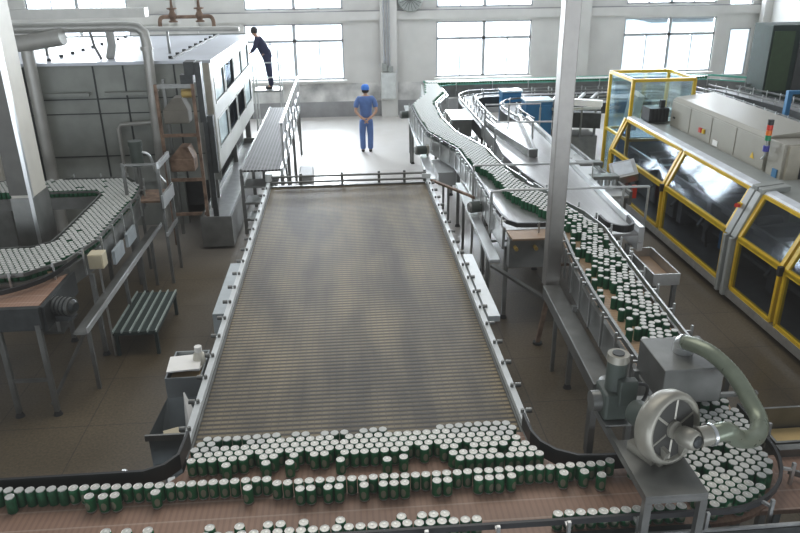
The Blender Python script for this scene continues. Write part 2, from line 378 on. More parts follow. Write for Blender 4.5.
B().cyl((-1.24, 11.05, Z + .1), (-1.24, 11.05, Z + .22), .05, n=14).build('corner_knob', WHITEP, at)
B().box(1.285, 1.40, 6.15, 7.75, Z + .03, Z + .09).build('side_ledge', WHITEP, at, label='wider pale ledge bolted outside the right rail')
legs(at, [(x, y) for x in (-1.1, 1.1) for y in (4.7, 6.7, 8.7, 10.8)], Z - .28, STEELD, .06)
for y in (4.7, 6.7, 8.7, 10.8): B().box(-1.07, 1.07, y - .02, y + .02, .3, .34).build('crossbar', STEELD, at)
sh = thing('side_shelf', 'narrow pale steel box shelf on the left side of the accumulation table', 'shelf', (-1.35, 7.4, 0))
B().box(-1.44, -1.29, 6.75, 8.1, .95, 1.2).build('shelf_box', mat('pale_steel_sheet', (.42, .46, .47), .4, .3), sh, bevel=.006)
B().box(-1.35, -1.31, 6.8, 6.84, 0, .95).build('leg', STEELD, sh); B().box(-1.35, -1.31, 8.0, 8.04, 0, .95).build('leg', STEELD, sh)
# steel slide joining the table's far corner to the conveyor
jr = B().bar((1.3, 11.0, 1.3), (1.93, 10.55, 1.12), .05, .03)
jr.build('joining_rail', RUST, label='thin brown rail slanting from the far right table corner to the conveyor', cat='rail', loc=(1.3, 11, 1.3))

# parts bin with papers, bottle, chute bin
pb = thing('parts_bin', 'grey open sheet-metal bin full of papers beside the table', 'bin', (-1.42, 5.6, 0))
b = B(); x0, x1, y0, y1, z0, z1 = -1.60, -1.30, 5.36, 5.82, 1.1, 1.3; t = .012
b.box(x0, x1, y0, y1, z0, z0 + t)
for q in ((x0, x1, y0, y0 + t), (x0, x1, y1 - t, y1), (x0, x0 + t, y0 + t, y1 - t), (x1 - t, x1, y0 + t, y1 - t)): b.box(*q, z0 + t, z1)
b.build('bin_body', mat('blue_grey_sheet', (.30, .33, .34), .4, .3), pb)
B().box(-1.47, -1.43, 5.57, 5.61, 0, 1.1).build('pedestal', STEELD, pb); B().box(-1.55, -1.35, 5.49, 5.69, 0, .02).build('foot_plate', STEELD, pb)
for k, (x, y, z, rz, lab, sx, sy) in enumerate([(-1.47, 5.56, 1.325, .12, 'white sheet of paper lying on top in the grey parts bin', .27, .33), (-1.45, 5.64, 1.275, -.1, 'paper sheet under the top sheet, its edge showing behind it in the parts bin', .26, .3)]):
    B().obox((x, y, z), (sx, sy, .012), rz, rx=-.12).build('paper_sheet', PAPER, label=lab, cat='paper', loc=(x, y, z))
B().obox((-1.455, 5.62, 1.235), (.25, .33, .03), .02).build('cardboard_piece', CARD, label='flat brown cardboard piece under the papers in the bin', cat='cardboard', loc=(-1.455, 5.62, 1.235))
bt = thing('plastic_bottle', 'white plastic bottle standing in the grey parts bin', 'bottle', (-1.355, 5.62, 1.12))
B().lathe([(.0, 1.115), (.052, 1.115), (.055, 1.13), (.055, 1.34), (.045, 1.38), (.02, 1.41), (.02, 1.44)], (-1.355, 5.62, 0), 14).build('bottle_body', mat('milky_plastic', (.75, .72, .62), .4), bt)
B().cyl((-1.355, 5.62, 1.40), (-1.355, 5.62, 1.45), .032, n=14).build('bottle_cap', PAPER, bt)
hp = thing('scrap_hopper', 'dark sloped sheet-metal hopper at the near left corner of the table', 'hopper', (-1.45, 4.9, 0))
b = B(); b.add([(-1.60, 4.72, 1.18), (-1.28, 4.72, 1.18), (-1.30, 5.22, 1.2), (-1.56, 5.22, 1.2), (-1.60, 4.73, .78), (-1.28, 4.73, .78), (-1.32, 4.9, .78), (-1.5, 4.9, .78)],
      [(0, 1, 5, 4), (1, 2, 6, 5), (2, 3, 7, 6), (3, 0, 4, 7), (4, 5, 6, 7)]); b.build('hopper_body', mat('slate_sheet', (.13, .15, .155), .45, .3), hp)
B().box(-1.62, -1.27, 4.70, 4.72, 1.15, 1.2).build('rim', STEELD, hp)
for q in ((-1.52, 4.78), (-1.34, 4.78)): B().box(q[0] - .02, q[0] + .02, q[1] - .02, q[1] + .02, 0, .78).build('leg', STEELD, hp)
B().add([(-1.41, 5.16, 1.28), (-1.30, 4.98, 1.2), (-1.30, 4.82, 1.08), (-1.36, 4.88, 1.02), (-1.40, 5.16, 1.285), (-1.29, 4.98, 1.205), (-1.29, 4.82, 1.085), (-1.35, 4.88, 1.025)],
      [(0, 1, 2, 3), (7, 6, 5, 4), (0, 4, 5, 1), (1, 5, 6, 2), (2, 6, 7, 3), (3, 7, 4, 0)]).build('cardboard_flap', PAPER, label='pale torn cardboard flap leaning in the dark hopper', cat='cardboard', loc=(-1.35, 5, 1.02))
B().obox((-1.46, 4.86, 1.1), (.12, .09, .01), .4, rx=.3).build('paper_scrap', CREAM, label='small cream paper scrap at the mouth of the hopper', cat='paper', loc=(-1.46, 4.86, 1.1))

Z = 1.295
# ------------------------------------------------------------------ front conveyor
fc = thing('front_conveyor', 'long brown multi-lane belt conveyor running across the foreground full of cans', 'conveyor', (0, 3.65, 0))
b = B(); b.box(-3.2, 2.15, 3.33, 3.98, Z - .03, Z)
b.prism([(-1.2, 3.98), (1.36, 3.98), (1.2, 4.12), (1.2, 4.36), (-1.2, 4.36), (-1.2, 4.12), (-1.32, 3.98)], Z - .03, Z)
b.strip([(2.15, 3.98)] + arc(2.17, 3.98, .02, -90, 0, 8)[1:] + [(2.22, 4.35)], [(2.15, 3.33)] + arc(2.17, 3.98, .65, -90, 0, 8)[1:] + [(2.85, 4.35)], Z - .03, Z)
b.build('belt', BELT, fc)
B().box(-3.2, 2.1, 3.27, 3.31, .95, Z + .03).build('side_frame', DARK, fc)
B().box(-3.2, 2.1, 4.0, 4.04, .95, Z - .03).build('side_frame', DARK, fc)
guide(fc, [(-3.2, 3.325), (2.1, 3.325)] + arc(2.17, 3.98, .66, -86, 0, 9) + [(2.84, 4.4)], Z + .08, BLACK, .02, .04, True, Z - .05, .42, side=-1)
guide(fc, [(-3.2, 3.98), (-1.42, 3.985), (-1.3, 4.04), (-1.225, 4.14), (-1.21, 4.40)], Z + .02, BLACK, .02, .12, False)
guide(fc, [(1.21, 4.40), (1.215, 4.18), (1.25, 4.06), (1.33, 3.96), (1.46, 3.89), (1.62, 3.875), (2.02, 3.875), (2.12, 3.93), (2.16, 4.1)], Z + .02, BLACK, .02, .12, False)
guide(fc, [(-3.2, 3.25), (2.3, 3.25), (3.6, 3.27)], Z + .02, STEEL, .015, .02, False, name='wear_rail')
B().box(1.25, 4.0, 3.0, 3.24, Z - .12, Z - .08).build('front_cover', DARK, fc)
B().box(1.25, 4.0, 3.235, 3.265, Z - .3, Z + .02).build('front_skirt', DARK, fc)
legs(fc, [(x, y) for x in (-2.6, -1.5, -.4, .7, 1.9) for y in (3.29, 4.02)], .95, DARK, .05)
mt = B(); mt.cyl((-1.66, 4.16, 1.12), (-1.40, 4.18, 1.12), .022, n=8); mt.cyl((-1.66, 4.16, 1.12), (-1.62, 4.2, 1.28), .02, n=8)
mt.obox((-1.3, 4.15, 1.16), (.05, .05, .12), .3); mt.bar((-1.66, 4.05, 1.12), (-1.66, 4.2, 1.12), .02); mt.bar((-1.3, 4.03, 1.12), (-1.3, 4.2, 1.12), .02)
mt.build('adjuster_rod', STEEL, fc)

# belt branching to the right in the foreground
rb = thing('side_conveyor', 'short dark-framed brown belt leading off to the right edge in the foreground', 'conveyor', (3.2, 3.6, 0))
B().box(2.3, 4.2, 3.42, 3.95, Z - .045, Z - .012).build('belt', BELT, rb)
B().box(2.88, 4.2, 3.34, 3.42, .95, Z + .03).build('side_frame', DARK, rb)
B().box(2.9, 4.2, 3.92, 3.98, .95, Z + .05).build('side_frame', STEELD, rb)
guide(rb, [(2.84, 3.72), (3.0, 3.6), (4.2, 3.56)], Z + .02, STEELD, .02, .04, False)
legs(rb, [(3.0, 3.38), (3.0, 3.95), (4.1, 3.38), (4.1, 3.95)], .95, DARK)
tb = thing('drip_bin', 'open steel box with tan bottom at the conveyor bend beside the hose', 'bin', (3.1, 4.3, 0))
b = B(); x0, x1, y0, y1, z0, z1 = 2.93, 3.75, 4.02, 4.45, 1.12, 1.33
b.box(x0, x1, y0, y1, z0, z0 + .01)
for q in ((x0, x1, y0, y0 + .02), (x0, x1, y1 - .02, y1), (x0, x0 + .02, y0 + .02, y1 - .02), (x1 - .02, x1, y0 + .02, y1 - .02)): b.box(*q, z0 + .01, z1)
b.build('box_body', STEELD, tb); B().box(x0 + .03, x1 - .03, y0 + .03, y1 - .03, z0 + .012, z0 + .03).build('tan_liner', mat('tan_liner', (.62, .45, .20), .6), tb)
legs(tb, [(3.0, 4.1), (3.0, 4.38), (3.7, 4.1), (3.7, 4.38)], 1.12)

# ------------------------------------------------------------------ main conveyor (up the right of the table to the back wall)
mc = thing('can_conveyor', 'long can conveyor from the foreground bend past the table to the back wall', 'conveyor', (2.6, 8, 0))
Lm = [(2.30, 4.35), (2.36, 4.9), (2.38, 5.6), (2.42, 6.5), (2.5, 7.4), (2.62, 8.3)]
Rm = [(2.85, 4.35), (2.90, 4.9), (2.94, 5.6), (3.0, 6.5), (3.07, 7.4), (3.15, 8.3)]
B().strip(Lm, Rm, Z - .03, Z).build('belt', BELTY, mc, label='tan plastic belt')
Lw = [(1.99, 8.62), (1.98, 9.4), (2.0, 10.3), (1.98, 11.5), (1.95, 12.6), (1.58, 14.0), (1.53, 15.4), (1.53, 17.0), (2.0, 18.5), (2.15, 20.3)]
Rw = [(3.13, 8.62), (2.98, 9.4), (2.82, 10.3), (2.52, 11.5), (2.48, 12.6), (2.13, 14.0), (2.04, 15.4), (2.10, 17.1), (2.56, 18.5), (2.56, 19.7)]
B().strip(Lw, Rw, Z - .03, Z).build('belt', STEELBELT, mc, label='shiny steel chain belt')
B().strip([(2.0, 8.3), (1.99, 8.62)], [(3.15, 8.3), (3.13, 8.62)], Z - .03, Z - .005).build('transfer_plate', TRAYM, mc)
B().ribbon([(x - .03, y) for x, y in Lm[:-1]], .04, Z - .26, Z + .03).build('side_frame', STEELD, mc)
B().ribbon([(x + .03, y) for x, y in Rm[1:]], .04, Z - .26, Z + .03).build('side_frame', STEELD, mc)
B().ribbon([(x - .03, y) for x, y in Lw], .04, Z - .26, Z + .03).build('side_frame', STEEL, mc)
B().ribbon([(x + .03, y) for x, y in Rw], .04, Z - .26, Z + .03).build('side_frame', STEEL, mc)
guide(mc, [(x - .01, y) for x, y in Lm[1:-1]] + [(2.60, 8.2)], Z + .07, STEELD, .03, .05, True, Z - .2, .4, side=1)
guide(mc, [(x + .01, y) for x, y in Rm[1:]] + [(3.10, 8.9), (2.9, 9.6), (2.76, 10.3)], Z + .07, STEEL, .02, .05, True, Z - .1, .45, side=-1)
guide(mc, [(2.60, 8.56), (2.3, 8.56), (2.12, 8.58), (2.02, 8.72), (1.985, 9.0), (1.98, 9.4), (2.0, 10.3), (1.98, 11.5), (1.95, 12.6), (1.58, 14.0), (1.53, 15.4), (1.53, 16.9)], Z + .05, BLACK, .03, .06, True, Z - .2, .45, side=1)
guide(mc, [(2.70, 10.5), (2.52, 11.5), (2.47, 12.6), (2.13, 14.0), (2.04, 15.4), (2.10, 17.1), (2.56, 18.5)], Z + .06, STEEL, .02, .05, True, Z - .1, .8, side=-1)
B().box(1.98, 2.6, 8.36, 8.5, Z - .42, Z - .05).build('end_beam', STEELD, mc)
for x in (2.05, 2.3, 2.5): B().cyl((x, 8.36, 1.16), (x, 8.27, 1.16), .025, n=8).build('end_bolt', BRASS, mc)
legs(mc, [(2.28, 5.0), (2.93, 5.1), (2.38, 6.9), (3.0, 6.9), (2.02, 8.7), (3.1, 8.3), (2.02, 10.31), (2.85, 10.3), (1.95, 12.4), (2.5, 12.4), (1.56, 14.3), (2.1, 14.3), (1.55, 16.9), (2.1, 16.9), (2.2, 19.8)], Z - .26)
B().bar((2.0, 8.7, .75), (2.9, 8.7, .75), .035).build('crossbar', RUST, mc)
B().bar((2.02, 10.31, .5), (2.85, 10.3, .5), .035).build('crossbar', STEELD, mc)
# pans and trays hung under the conveyor's left side
for i, (p, q, w_, lab) in enumerate([((1.44, 12.1, .98), (1.6, 19.0, .98), .16, 'long bright steel pan beside the far part of the can conveyor'),
        ((1.80, 8.35, .98), (1.88, 11.8, .98), .14, 'bright steel pan left of the wide bend of the can conveyor'),
        ((2.22, 5.45, .9), (2.32, 7.6, .9), .20, 'dull square steel beam pan ending at the grey motor')]):
    o = thing('drip_pan', lab, 'pan', p)
    B().bar(p, q, w_, .14 if i == 2 else .05).build('pan', STEELD if i == 2 else STEELB, o, bevel=.01)
    for t in (.15, .85):
        r = Vector(p).lerp(Vector(q), t); B().box(r.x - .02, r.x + .02, r.y - .02, r.y + .02, 0, r.z - .02).build('leg', STEELD, o)
for (x, y, z, lab) in [(1.92, 10.15, 1.12, 'round drive motor hanging beside the bend of the can conveyor'), (1.42, 16.9, 1.18, 'small round drive motor at the far left end of the can conveyor'), (1.46, 13.7, 1.12, 'small round drive motor below the far part of the can conveyor')]:
    o = thing('drive_motor', lab, 'motor', (x, y, z - .1))
    B().cyl((x - .14, y - .04, z), (x + .05, y, z), .085, n=18).build('motor_body', MOTOR, o); B().cyl((x - .17, y - .045, z), (x - .14, y - .04, z), .07, .08, 18).build('fan_cover', STEELD, o)
    B().box(x + .05, x + .11, y - .06, y + .06, z - .07, z + .09).build('gearbox', CASTG, o)
    B().bar((x + .08, y, .02), (x + .08, y, z - .07), .04).build('bracket', STEELD, o)
# angled trays below
for k, (p, q) in enumerate([((1.75, 8.3, .95), (2.3, 7.75, .72))]):
    B().bar(p, q, .06, .03).build('chute_tray', STEELD, label='dull slanting chute tray under the end of the wide bend', cat='tray', loc=p)

o = thing('pusher_unit', 'small steel pusher unit with upright cylinders between the far can lane and the bare conveyor', 'machine', (2.5, 15.2, 0))
B().box(2.3, 2.72, 15.6, 16.6, .6, 1.28).build('unit_body', STEELD, o); B().box(2.28, 2.74, 15.55, 16.65, 1.28, 1.31).build('top_plate', STEELB, o)
for k in range(4): B().lathe([(.045, .7), (.05, .72), (.05, 1.08), (.03, 1.12), (.0, 1.13)], (2.32 + k * .12, 14.7 + .1 * (k % 2), 0), 12).build('cylinder', STEELB, o)
B().box(2.25, 2.75, 14.6, 14.9, .64, .7).build('cylinder_base', STEELD, o)
for x in (2.3, 2.7):
    for y in (14.65, 16.5): B().box(x - .02, x + .02, y - .02, y + .02, 0, .64).build('leg', STEELD, o)
o = thing('lane_cabinet', 'pale steel box slung under the far can lane beside the table corner', 'box', (1.8, 13.0, .55))
B().box(1.62, 2.02, 12.6, 13.5, .72, .95).build('box_body', STEELB, o, bevel=.01); B().box(1.6, 2.04, 12.58, 13.52, .95, .97).build('box_lid', STEELB, o)
for y in (12.7, 13.4): B().box(1.8, 1.84, y, y + .04, 0, .72).build('leg', STEELD, o)

# far conveyor along the back wall, curving on to the right
fr = thing('back_conveyor', 'can conveyor running along the back wall below the windows', 'conveyor', (5, 20, 0))
FL = [(2.17, 20.35), (3, 20.45), (5, 20.5), (9.0, 20.55), (10.4, 20.3), (11.3, 19.5)]
FR = [(2.56, 19.75), (3, 19.95), (5, 20.0), (8.8, 20.05), (10.0, 19.8), (10.8, 19.2)]
B().strip(FL, FR, Z - .03, Z).build('belt', STEELBELT, fr)
B().ribbon([(x, y - .03) for x, y in FR], .04, Z - .26, Z + .05).build('side_frame', STEELD, fr)
guide(fr, [(x, y + .02) for x, y in FL], Z + .07, mat('green_rail', (.10, .38, .28), .5), .025, .05, True, Z, 1.0, side=1)
guide(fr, [(x, y) for x, y in FR], Z + .05, mat('green_rail', (.10, .38, .28), .5), .02, .03, True, Z - .1, 1.0, side=-1)
legs(fr, [(x, 20.1) for x in (3.2, 4.6, 6.0, 7.4, 8.8)] + [(11, 19.5)], Z - .26)
# two bare curved conveyors in front of it
def bare(label, left, right, z, lg, m=FARBELT, step=.45):
    o = thing('bare_conveyor', label, 'conveyor', (left[0][0], left[0][1], 0))
    B().strip(left, right, z - .03, z).build('belt', m, o)
    for pts, s in ((left, 1), (right, -1)):
        B().ribbon(pts, .04, z - .24, z + .02).build('side_frame', DARK, o)
        guide(o, pts, z + .09, STEELD, .025, .04, True, z - .2, step, side=s)
    legs(o, lg, z - .24); return o
bare('empty curved conveyor just in front of the back conveyor, longest of the bare ones',
     sm2([(9.2, 19.3), (6, 19.25), (3.6, 19.2), (3.05, 18.9), (2.85, 18.2), (2.84, 16.6), (2.84, 15.0)]), sm2([(9.2, 18.85), (6, 18.8), (3.9, 18.75), (3.42, 18.55), (3.25, 18.1), (3.2, 16.6), (3.2, 15.3)]), 1.2,
     [(2.9, 15.3), (2.9, 17), (3.2, 18.5), (5.5, 19), (7.5, 19)])
bare('empty curved conveyor bending behind the blue cabinet',
     sm2([(8.2, 17.95), (6, 17.95), (4.3, 17.9), (3.8, 17.5), (3.65, 16.9), (3.7, 16.0), (3.8, 15.3)]), sm2([(8.2, 17.5), (6.2, 17.5), (4.6, 17.4), (4.15, 17.1), (4.0, 16.6), (4.0, 16.0), (4.05, 15.4)]), 1.2, [(3.9, 15.6), (4.2, 17.3), (6.2, 17.7), (8.0, 17.7)])
# wide steel deck down the middle right
wd = thing('wide_steel_conveyor', 'wide empty steel conveyor deck between the can conveyor and the yellow-framed machine', 'conveyor', (3.3, 11, 0))
WL = [(2.84, 15.0), (2.82, 13.5), (2.74, 12.4), (2.80, 11.2), (2.95, 10.2), (3.10, 9.2), (3.24, 8.35)]
WR = [(3.86, 15.4), (3.82, 13.6), (3.76, 12.4), (3.70, 11.2), (3.66, 10.2), (3.62, 9.2), (3.62, 8.35)]
B().strip(WL, WR, Z - .04, Z - .01).build('belt', STEELBELT, wd)
B().ribbon(WL, .03, Z - .25, Z + .04).build('side_frame', STEELD, wd); B().ribbon([(x + .04, y) for x, y in WR], .07, Z - .25, Z + .07).build('side_frame', STEELB, wd)
guide(wd, sm2([(3.24, 8.75), (3.26, 8.45), (3.4, 8.3), (3.56, 8.4), (3.6, 8.7)]), Z + .03, BLACK, .03, .09, False)
legs(wd, [(2.9, 14.6), (3.8, 14.6), (3.72, 12.3), (3.62, 10.3), (3.6, 8.6), (3.26, 8.6)], Z - .25)
td = B(); td.ribbon([(2.89, 15.0), (3.0, 13.6), (3.18, 12.3)], .05, Z, Z + .13); td.ribbon([(3.7, 15.4), (3.5, 13.8), (3.28, 12.3)], .05, Z, Z + .13); td.box(3.15, 3.31, 12.22, 12.32, Z, Z + .14)
td.build('lane_divider', STEELD, wd, label='wedge of two rails meeting in a block')
# handrails over the decks
def handrail(label, pts, posts, z0=0):
    o = thing('handrail', label, 'railing', (pts[0][0], pts[0][1], 0))
    B().tube(pts, .018, 8).build('top_rail', STEEL, o)
    for x, y, z in posts: B().cyl((x, y, z0), (x, y, z), .018, n=8).build('rail_post', STEEL, o)
    return o
handrail('upper thin steel handrail crossing the can conveyor just behind the bare steel column', [(1.90, 10.6, 1.62), (2.1, 10.6, 1.62), (3.74, 10.6, 1.6), (3.76, 10.6, 1.3)], [(1.90, 10.6, 1.62)])
handrail('nearer thin steel handrail crossing the can conveyor at the bare steel column', [(1.92, 9.3, 1.3), (1.92, 9.3, 1.6), (2.1, 9.3, 1.62), (4.1, 9.3, 1.6)], [(1.92, 9.3, 1.6), (4.1, 9.3, 1.6), (3.75, 9.3, 1.6)])
handrail('far steel handrail across the wide deck beside the blue cabinet', [(2.82, 14.6, 1.45), (2.82, 14.6, 1.78), (3.95, 14.6, 1.78), (3.95, 14.6, 1.3)], [(2.82, 14.6, 1.7), (3.95, 14.6, 1.7), (3.3, 14.6, 1.78)])
handrail('middle steel handrail across the wide deck above the lane divider', [(2.75, 13.2, 1.4), (2.75, 13.2, 1.72), (4.0, 13.2, 1.7), (4.0, 13.2, 1.3)], [(2.75, 13.2, 1.6), (4.0, 13.2, 1.6), (3.45, 13.2, 1.7)])
# blue cabinets
for (x0, x1, y0, y1, z1, lab) in [(4.16, 4.78, 16.6, 17.1, 1.44, 'larger blue cabinet standing among the far conveyors'), (3.92, 4.40, 18.12, 18.5, 1.42, 'smaller blue cabinet half hidden left behind the larger blue one')]:
    o = thing('blue_cabinet', lab, 'cabinet', ((x0 + x1) / 2, (y0 + y1) / 2, 0))
    B().box(x0, x1, y0, y1, .03, z1).build('cabinet_body', BLUE, o, bevel=.01); B().box(x0 - .02, x1 + .02, y0 - .02, y1 + .02, z1, z1 + .04).build('cabinet_top', mat('pale_top', (.5, .62, .68), .4), o)
    B().box(x0 + .04, x1 - .04, y0 - .015, y0, .12, z1 - .08).build('door', BLUE, o); B().box(x0 + .1, x0 + .13, y0 - .04, y0 - .015, z1 * .5, z1 * .5 + .12).build('handle', BLACK, o)
# infeed conveyor beside the machine with small rollers
inf = thing('infeed_conveyor', 'lower steel infeed conveyor with rollers left of the tall yellow frame', 'conveyor', (4.4, 13, 0))
B().box(4.02, 4.62, 11.2, 15.5, .82, .86).build('deck', STEELB, inf)
B().box(3.97, 4.02, 11.2, 15.5, .7, .93).build('side_frame', STEELD, inf); B().box(4.62, 4.67, 11.2, 15.5, .7, .93).build('side_frame', STEELD, inf)
for k in range(5):
    B().cyl((4.08 + k * .13, 11.85, .86), (4.08 + k * .13, 11.85, .98), .05, n=12).build('roller', STEELB, inf)
B().box(4.0, 4.64, 11.75, 11.95, .98, 1.04).build('roller_bridge', STEELD, inf)
B().box(4.0, 4.64, 12.6, 12.8, 1.0, 1.06).build('roller_bridge', STEELD, inf)
for x in (4.0, 4.64):
    for y in (11.85, 12.7): B().box(x - .02, x + .02, y - .02, y + .02, .86, 1.02).build('bridge_post', STEELD, inf)
legs(inf, [(4.05, 11.4), (4.6, 11.4), (4.05, 12), (4.6, 12), (4.05, 15), (4.6, 15)], .7)
# far mechanism behind the column: guarded steel machine
fm = thing('transfer_unit', 'cluttered steel transfer unit with rollers between the blue cabinet and the tall yellow frame', 'machine', (5.2, 17, 0))
B().box(4.75, 5.9, 16.6, 17.3, .02, .62).build('frame', STEELD, fm)
for k in range(4):
    B().bar((4.8 + k * .33, 16.55, .6), (4.8 + k * .33, 16.55, 1.5), .04).build('upright', STEELD, fm)
    B().cyl((4.8 + k * .3, 16.7, 1.45), (5.0 + k * .3, 16.9, 1.55), .04, n=10).build('cylinder', STEELB, fm)
B().box(4.75, 5.9, 16.52, 16.58, 1.25, 1.31).build('crossbar', STEELB, fm)
B().obox((5.35, 16.4, 1.45), (1.0, .18, .14), -.5).build('white_arm', PAPER, fm)
B().obox((5.5, 16.7, 1.0), (.9, .3, .35), -.3).build('drive_box', DARK, fm)

# ------------------------------------------------------------------ drain pan and small tank on the right
dp = thing('floor_tank', 'shallow open steel tank on legs beside the right edge of the can conveyor', 'tank', (3.8, 8.2, 0))
b = B(); x0, x1, y0, y1 = 3.66, 4.0, 7.85, 8.75
b.box(x0, x1, y0, y1, .78, .79)
for q in ((x0, x1, y0, y0 + .02), (x0, x1, y1 - .02, y1), (x0, x0 + .02, y0 + .02, y1 - .02), (x1 - .02, x1, y0 + .02, y1 - .02)): b.box(*q, .79, .93)
b.build('tank_body', STEEL, dp); B().box(x0 + .03, x1 - .03, y0 + .03, y1 - .03, .792, .81).build('tank_liquid', TRAYM, dp)
legs(dp, [(3.7, 7.9), (3.96, 7.9), (3.7, 8.7), (3.96, 8.7)], .78)

# ------------------------------------------------------------------ packing machine with yellow frames
pm = thing('packing_machine', 'long packing machine with yellow-framed glass doors along the right side', 'machine', (6.2, 9.5, 0))
YA, YZ = 5.2, 13.9
XB, ZM, XT, ZT = 5.25, .95, 5.5, 1.58
B().box(XB + .02, 7.2, YA, YZ, .12, .22).build('base_frame', STEELD, pm)
B().box(XB - .04, XB + .06, YA, YZ, .10, .22).build('kick_rail', STEEL, pm)
B().box(7.1, 7.2, YA, YZ, .22, 1.5).build('rear_panel', GREYP, pm)
B().box(XT + .28, 7.2, YA, YZ, 1.5, 1.56).build('roof_plate', GREYP, pm)
for (a, b_) in ((9.18, YZ), (YA, 8.86)):
    B().yprism([(XT - .01, ZT - .01), (XT + .02, ZT + .03), (XT + .15, ZT + .04), (XT + .15, ZT - .01)], a, b_).build('top_cover', mat('white_cover', (.72, .76, .80), .35, .1), pm, label='white strip along the top')
    B().box(XT + .15, XT + .32, a, b_, ZT - .04, ZT).build('roof_edge', GREYP, pm)
for y in [YA + .1, 7.0, 9.02, 11.3, YZ - .1]: B().cyl((5.5, y, 0), (5.5, y, .12), .05, n=10).build('foot', RUBBER, pm)
def gpost(y):
    g = B(); g.bar((XB - .02, y, .1), (XB - .02, y, ZM), .13, .07); g.bar((XB - .02, y, ZM), (XT - .02, y, ZT), .13, .07); g.bar((XT - .02, y, ZT + .02), (XT + .35, y, ZT + .06), .13, .07)
    return g
gpost(9.08).build('grey_post', GREYP, pm, bevel=.008); gpost(8.92).build('grey_post', GREYP, pm, bevel=.008)
B().obox((XT - .16, 9.12, 1.35), (.05, .06, .06)).build('button_box', YEL, pm); B().cyl((XT - .19, 9.1, 1.35), (XT - .24, 9.08, 1.36), .03, n=12).build('red_button', RED, pm)
def door(y0, y1):
    d = B(); t = .065
    lo = [(XB, y0 + .03, .24), (XB, y1 - .03, .24), (XB, y1 - .03, ZM), (XB, y0 + .03, ZM)]
    hi = [(XB, y0 + .03, ZM + .03), (XB, y1 - .03, ZM + .03), (XT, y1 - .03, ZT - .02), (XT, y0 + .03, ZT - .02)]
    for nm, q in (('lower_door', lo), ('upper_door', hi)):
        d = B()
        for i in range(4): d.bar(q[i], q[(i + 1) % 4], t, .045)
        f = d.build(nm, YEL, pm, label='yellow door frame')
        g = B(); g.add(q, [(0, 1, 2, 3)]); g.build('glass_pane', MGLASS, f)
for a, b_ in ((11.33, 13.85), (9.16, 11.27), (7.78, 8.85), (6.4, 7.72), (5.3, 6.34)): door(a, b_)
for y in (11.3, 7.75): B().obox((XB - .05, y, ZM), (.06, .05, .12)).build('door_hinge', BLACK, pm)
# machinery behind the glass
mech = B()
for k in range(9): mech.box(5.6, 6.9, 5.6 + k * .95, 5.75 + k * .95, .3, .9 + .15 * (k % 2))
mech.build('inner_frames', STEELD, pm)
mm = B()
for k in range(8): mm.bar((5.5, 5.5 + k, .55), (6.3, 6.1 + k, .95 + .1 * (k % 3)), .04)
mm.bar((5.55, 5.3, 1.05), (5.55, 13.7, 1.05), .05); mm.bar((5.8, 5.3, .85), (5.8, 13.7, .85), .06); mm.bar((5.7, 5.3, .5), (5.7, 13.7, .5), .05)
mm.build('inner_rails', STEELD, pm)
for k in range(8): B().cyl((5.75, 9.4 + k * .55, .98), (6.2, 9.5 + k * .55, .98), .07, n=12).build('inner_roller', STEELD if k % 2 else DARK, pm)
B().tube([(5.5, 10.0, .85), (5.42, 10.05, .6), (5.48, 10.1, .35)], .02, 8).build('inner_hose', BLACK, pm)
B().box(5.5, 5.72, 9.5, 9.8, .45, .72).build('inner_drive_box', BLUE, pm)
B().box(5.6, 6.9, 11.6, 13.6, .3, .75).build('inner_bed', STEELD, pm)
# end post of the machine and red lever
B().bar((XB, YZ, .1), (XB, YZ, ZM), .07).build('end_post', YEL, pm); B().bar((XB, YZ, ZM), (XT, YZ, ZT), .07).build('end_post', YEL, pm)
B().box(XT + .32, XT + .95, 13.45, 13.8, ZT - .08, ZT + .02).build('pump_base', GREYP, pm)
bx = thing('black_drive_box', 'black ribbed drive unit on top of the machine at its far end', 'motor', (5.9, 13.5, ZT))
B().box(5.72, 6.1, 13.36, 13.75, ZT + .02, ZT + .28).build('drive_body', BLACK, bx, bevel=.01); B().box(5.95, 6.03, 13.42, 13.5, ZT + .28, ZT + .42).build('connector', BLACK, bx)
for k in range(5): B().box(5.74 + k * .07, 5.77 + k * .07, 13.34, 13.36, ZT + .04, ZT + .26).build('fin', DARK, bx)

# control panel on a post
cp = thing('control_panel', 'tilted steel touch-screen control panel on a post before the machine', 'control panel', (4.95, 12.2, 0))
B().box(4.92, 4.99, 12.2, 12.27, .02, .8).build('post', STEELD, cp); B().box(4.82, 5.09, 12.1, 12.37, 0, .02).build('foot_plate', STEELD, cp)
B().obox((4.88, 12.2, .98), (.44, .36, .2), 0, rx=.6, ry=-.3).build('panel_housing', STEEL, cp, bevel=.01)
M_ = Matrix.Translation((4.88, 12.2, .98)) @ Matrix.Rotation(.6, 4, 'X') @ Matrix.Rotation(-.3, 4, 'Y')
def oquad(M, x0, x1, y0, y1, z): return B().add([M @ Vector(p) for p in ((x0, y0, z), (x1, y0, z), (x1, y1, z), (x0, y1, z), (x0, y0, z + .006), (x1, y0, z + .006), (x1, y1, z + .006), (x0, y1, z + .006))], [(3, 2, 1, 0), (4, 5, 6, 7), (0, 1, 5, 4), (1, 2, 6, 5), (2, 3, 7, 6), (3, 0, 4, 7)])
oquad(M_, -.17, .15, -.13, .14, .101).build('screen', mat('screen_grey', (.75, .80, .84), .2), cp)
B().box(5.0, 5.08, 12.0, 12.06, .55, .78).build('red_lever', RED, cp); B().bar((4.97, 12.2, .6), (5.02, 12.05, .6), .03).build('lever_arm', STEELD, cp)

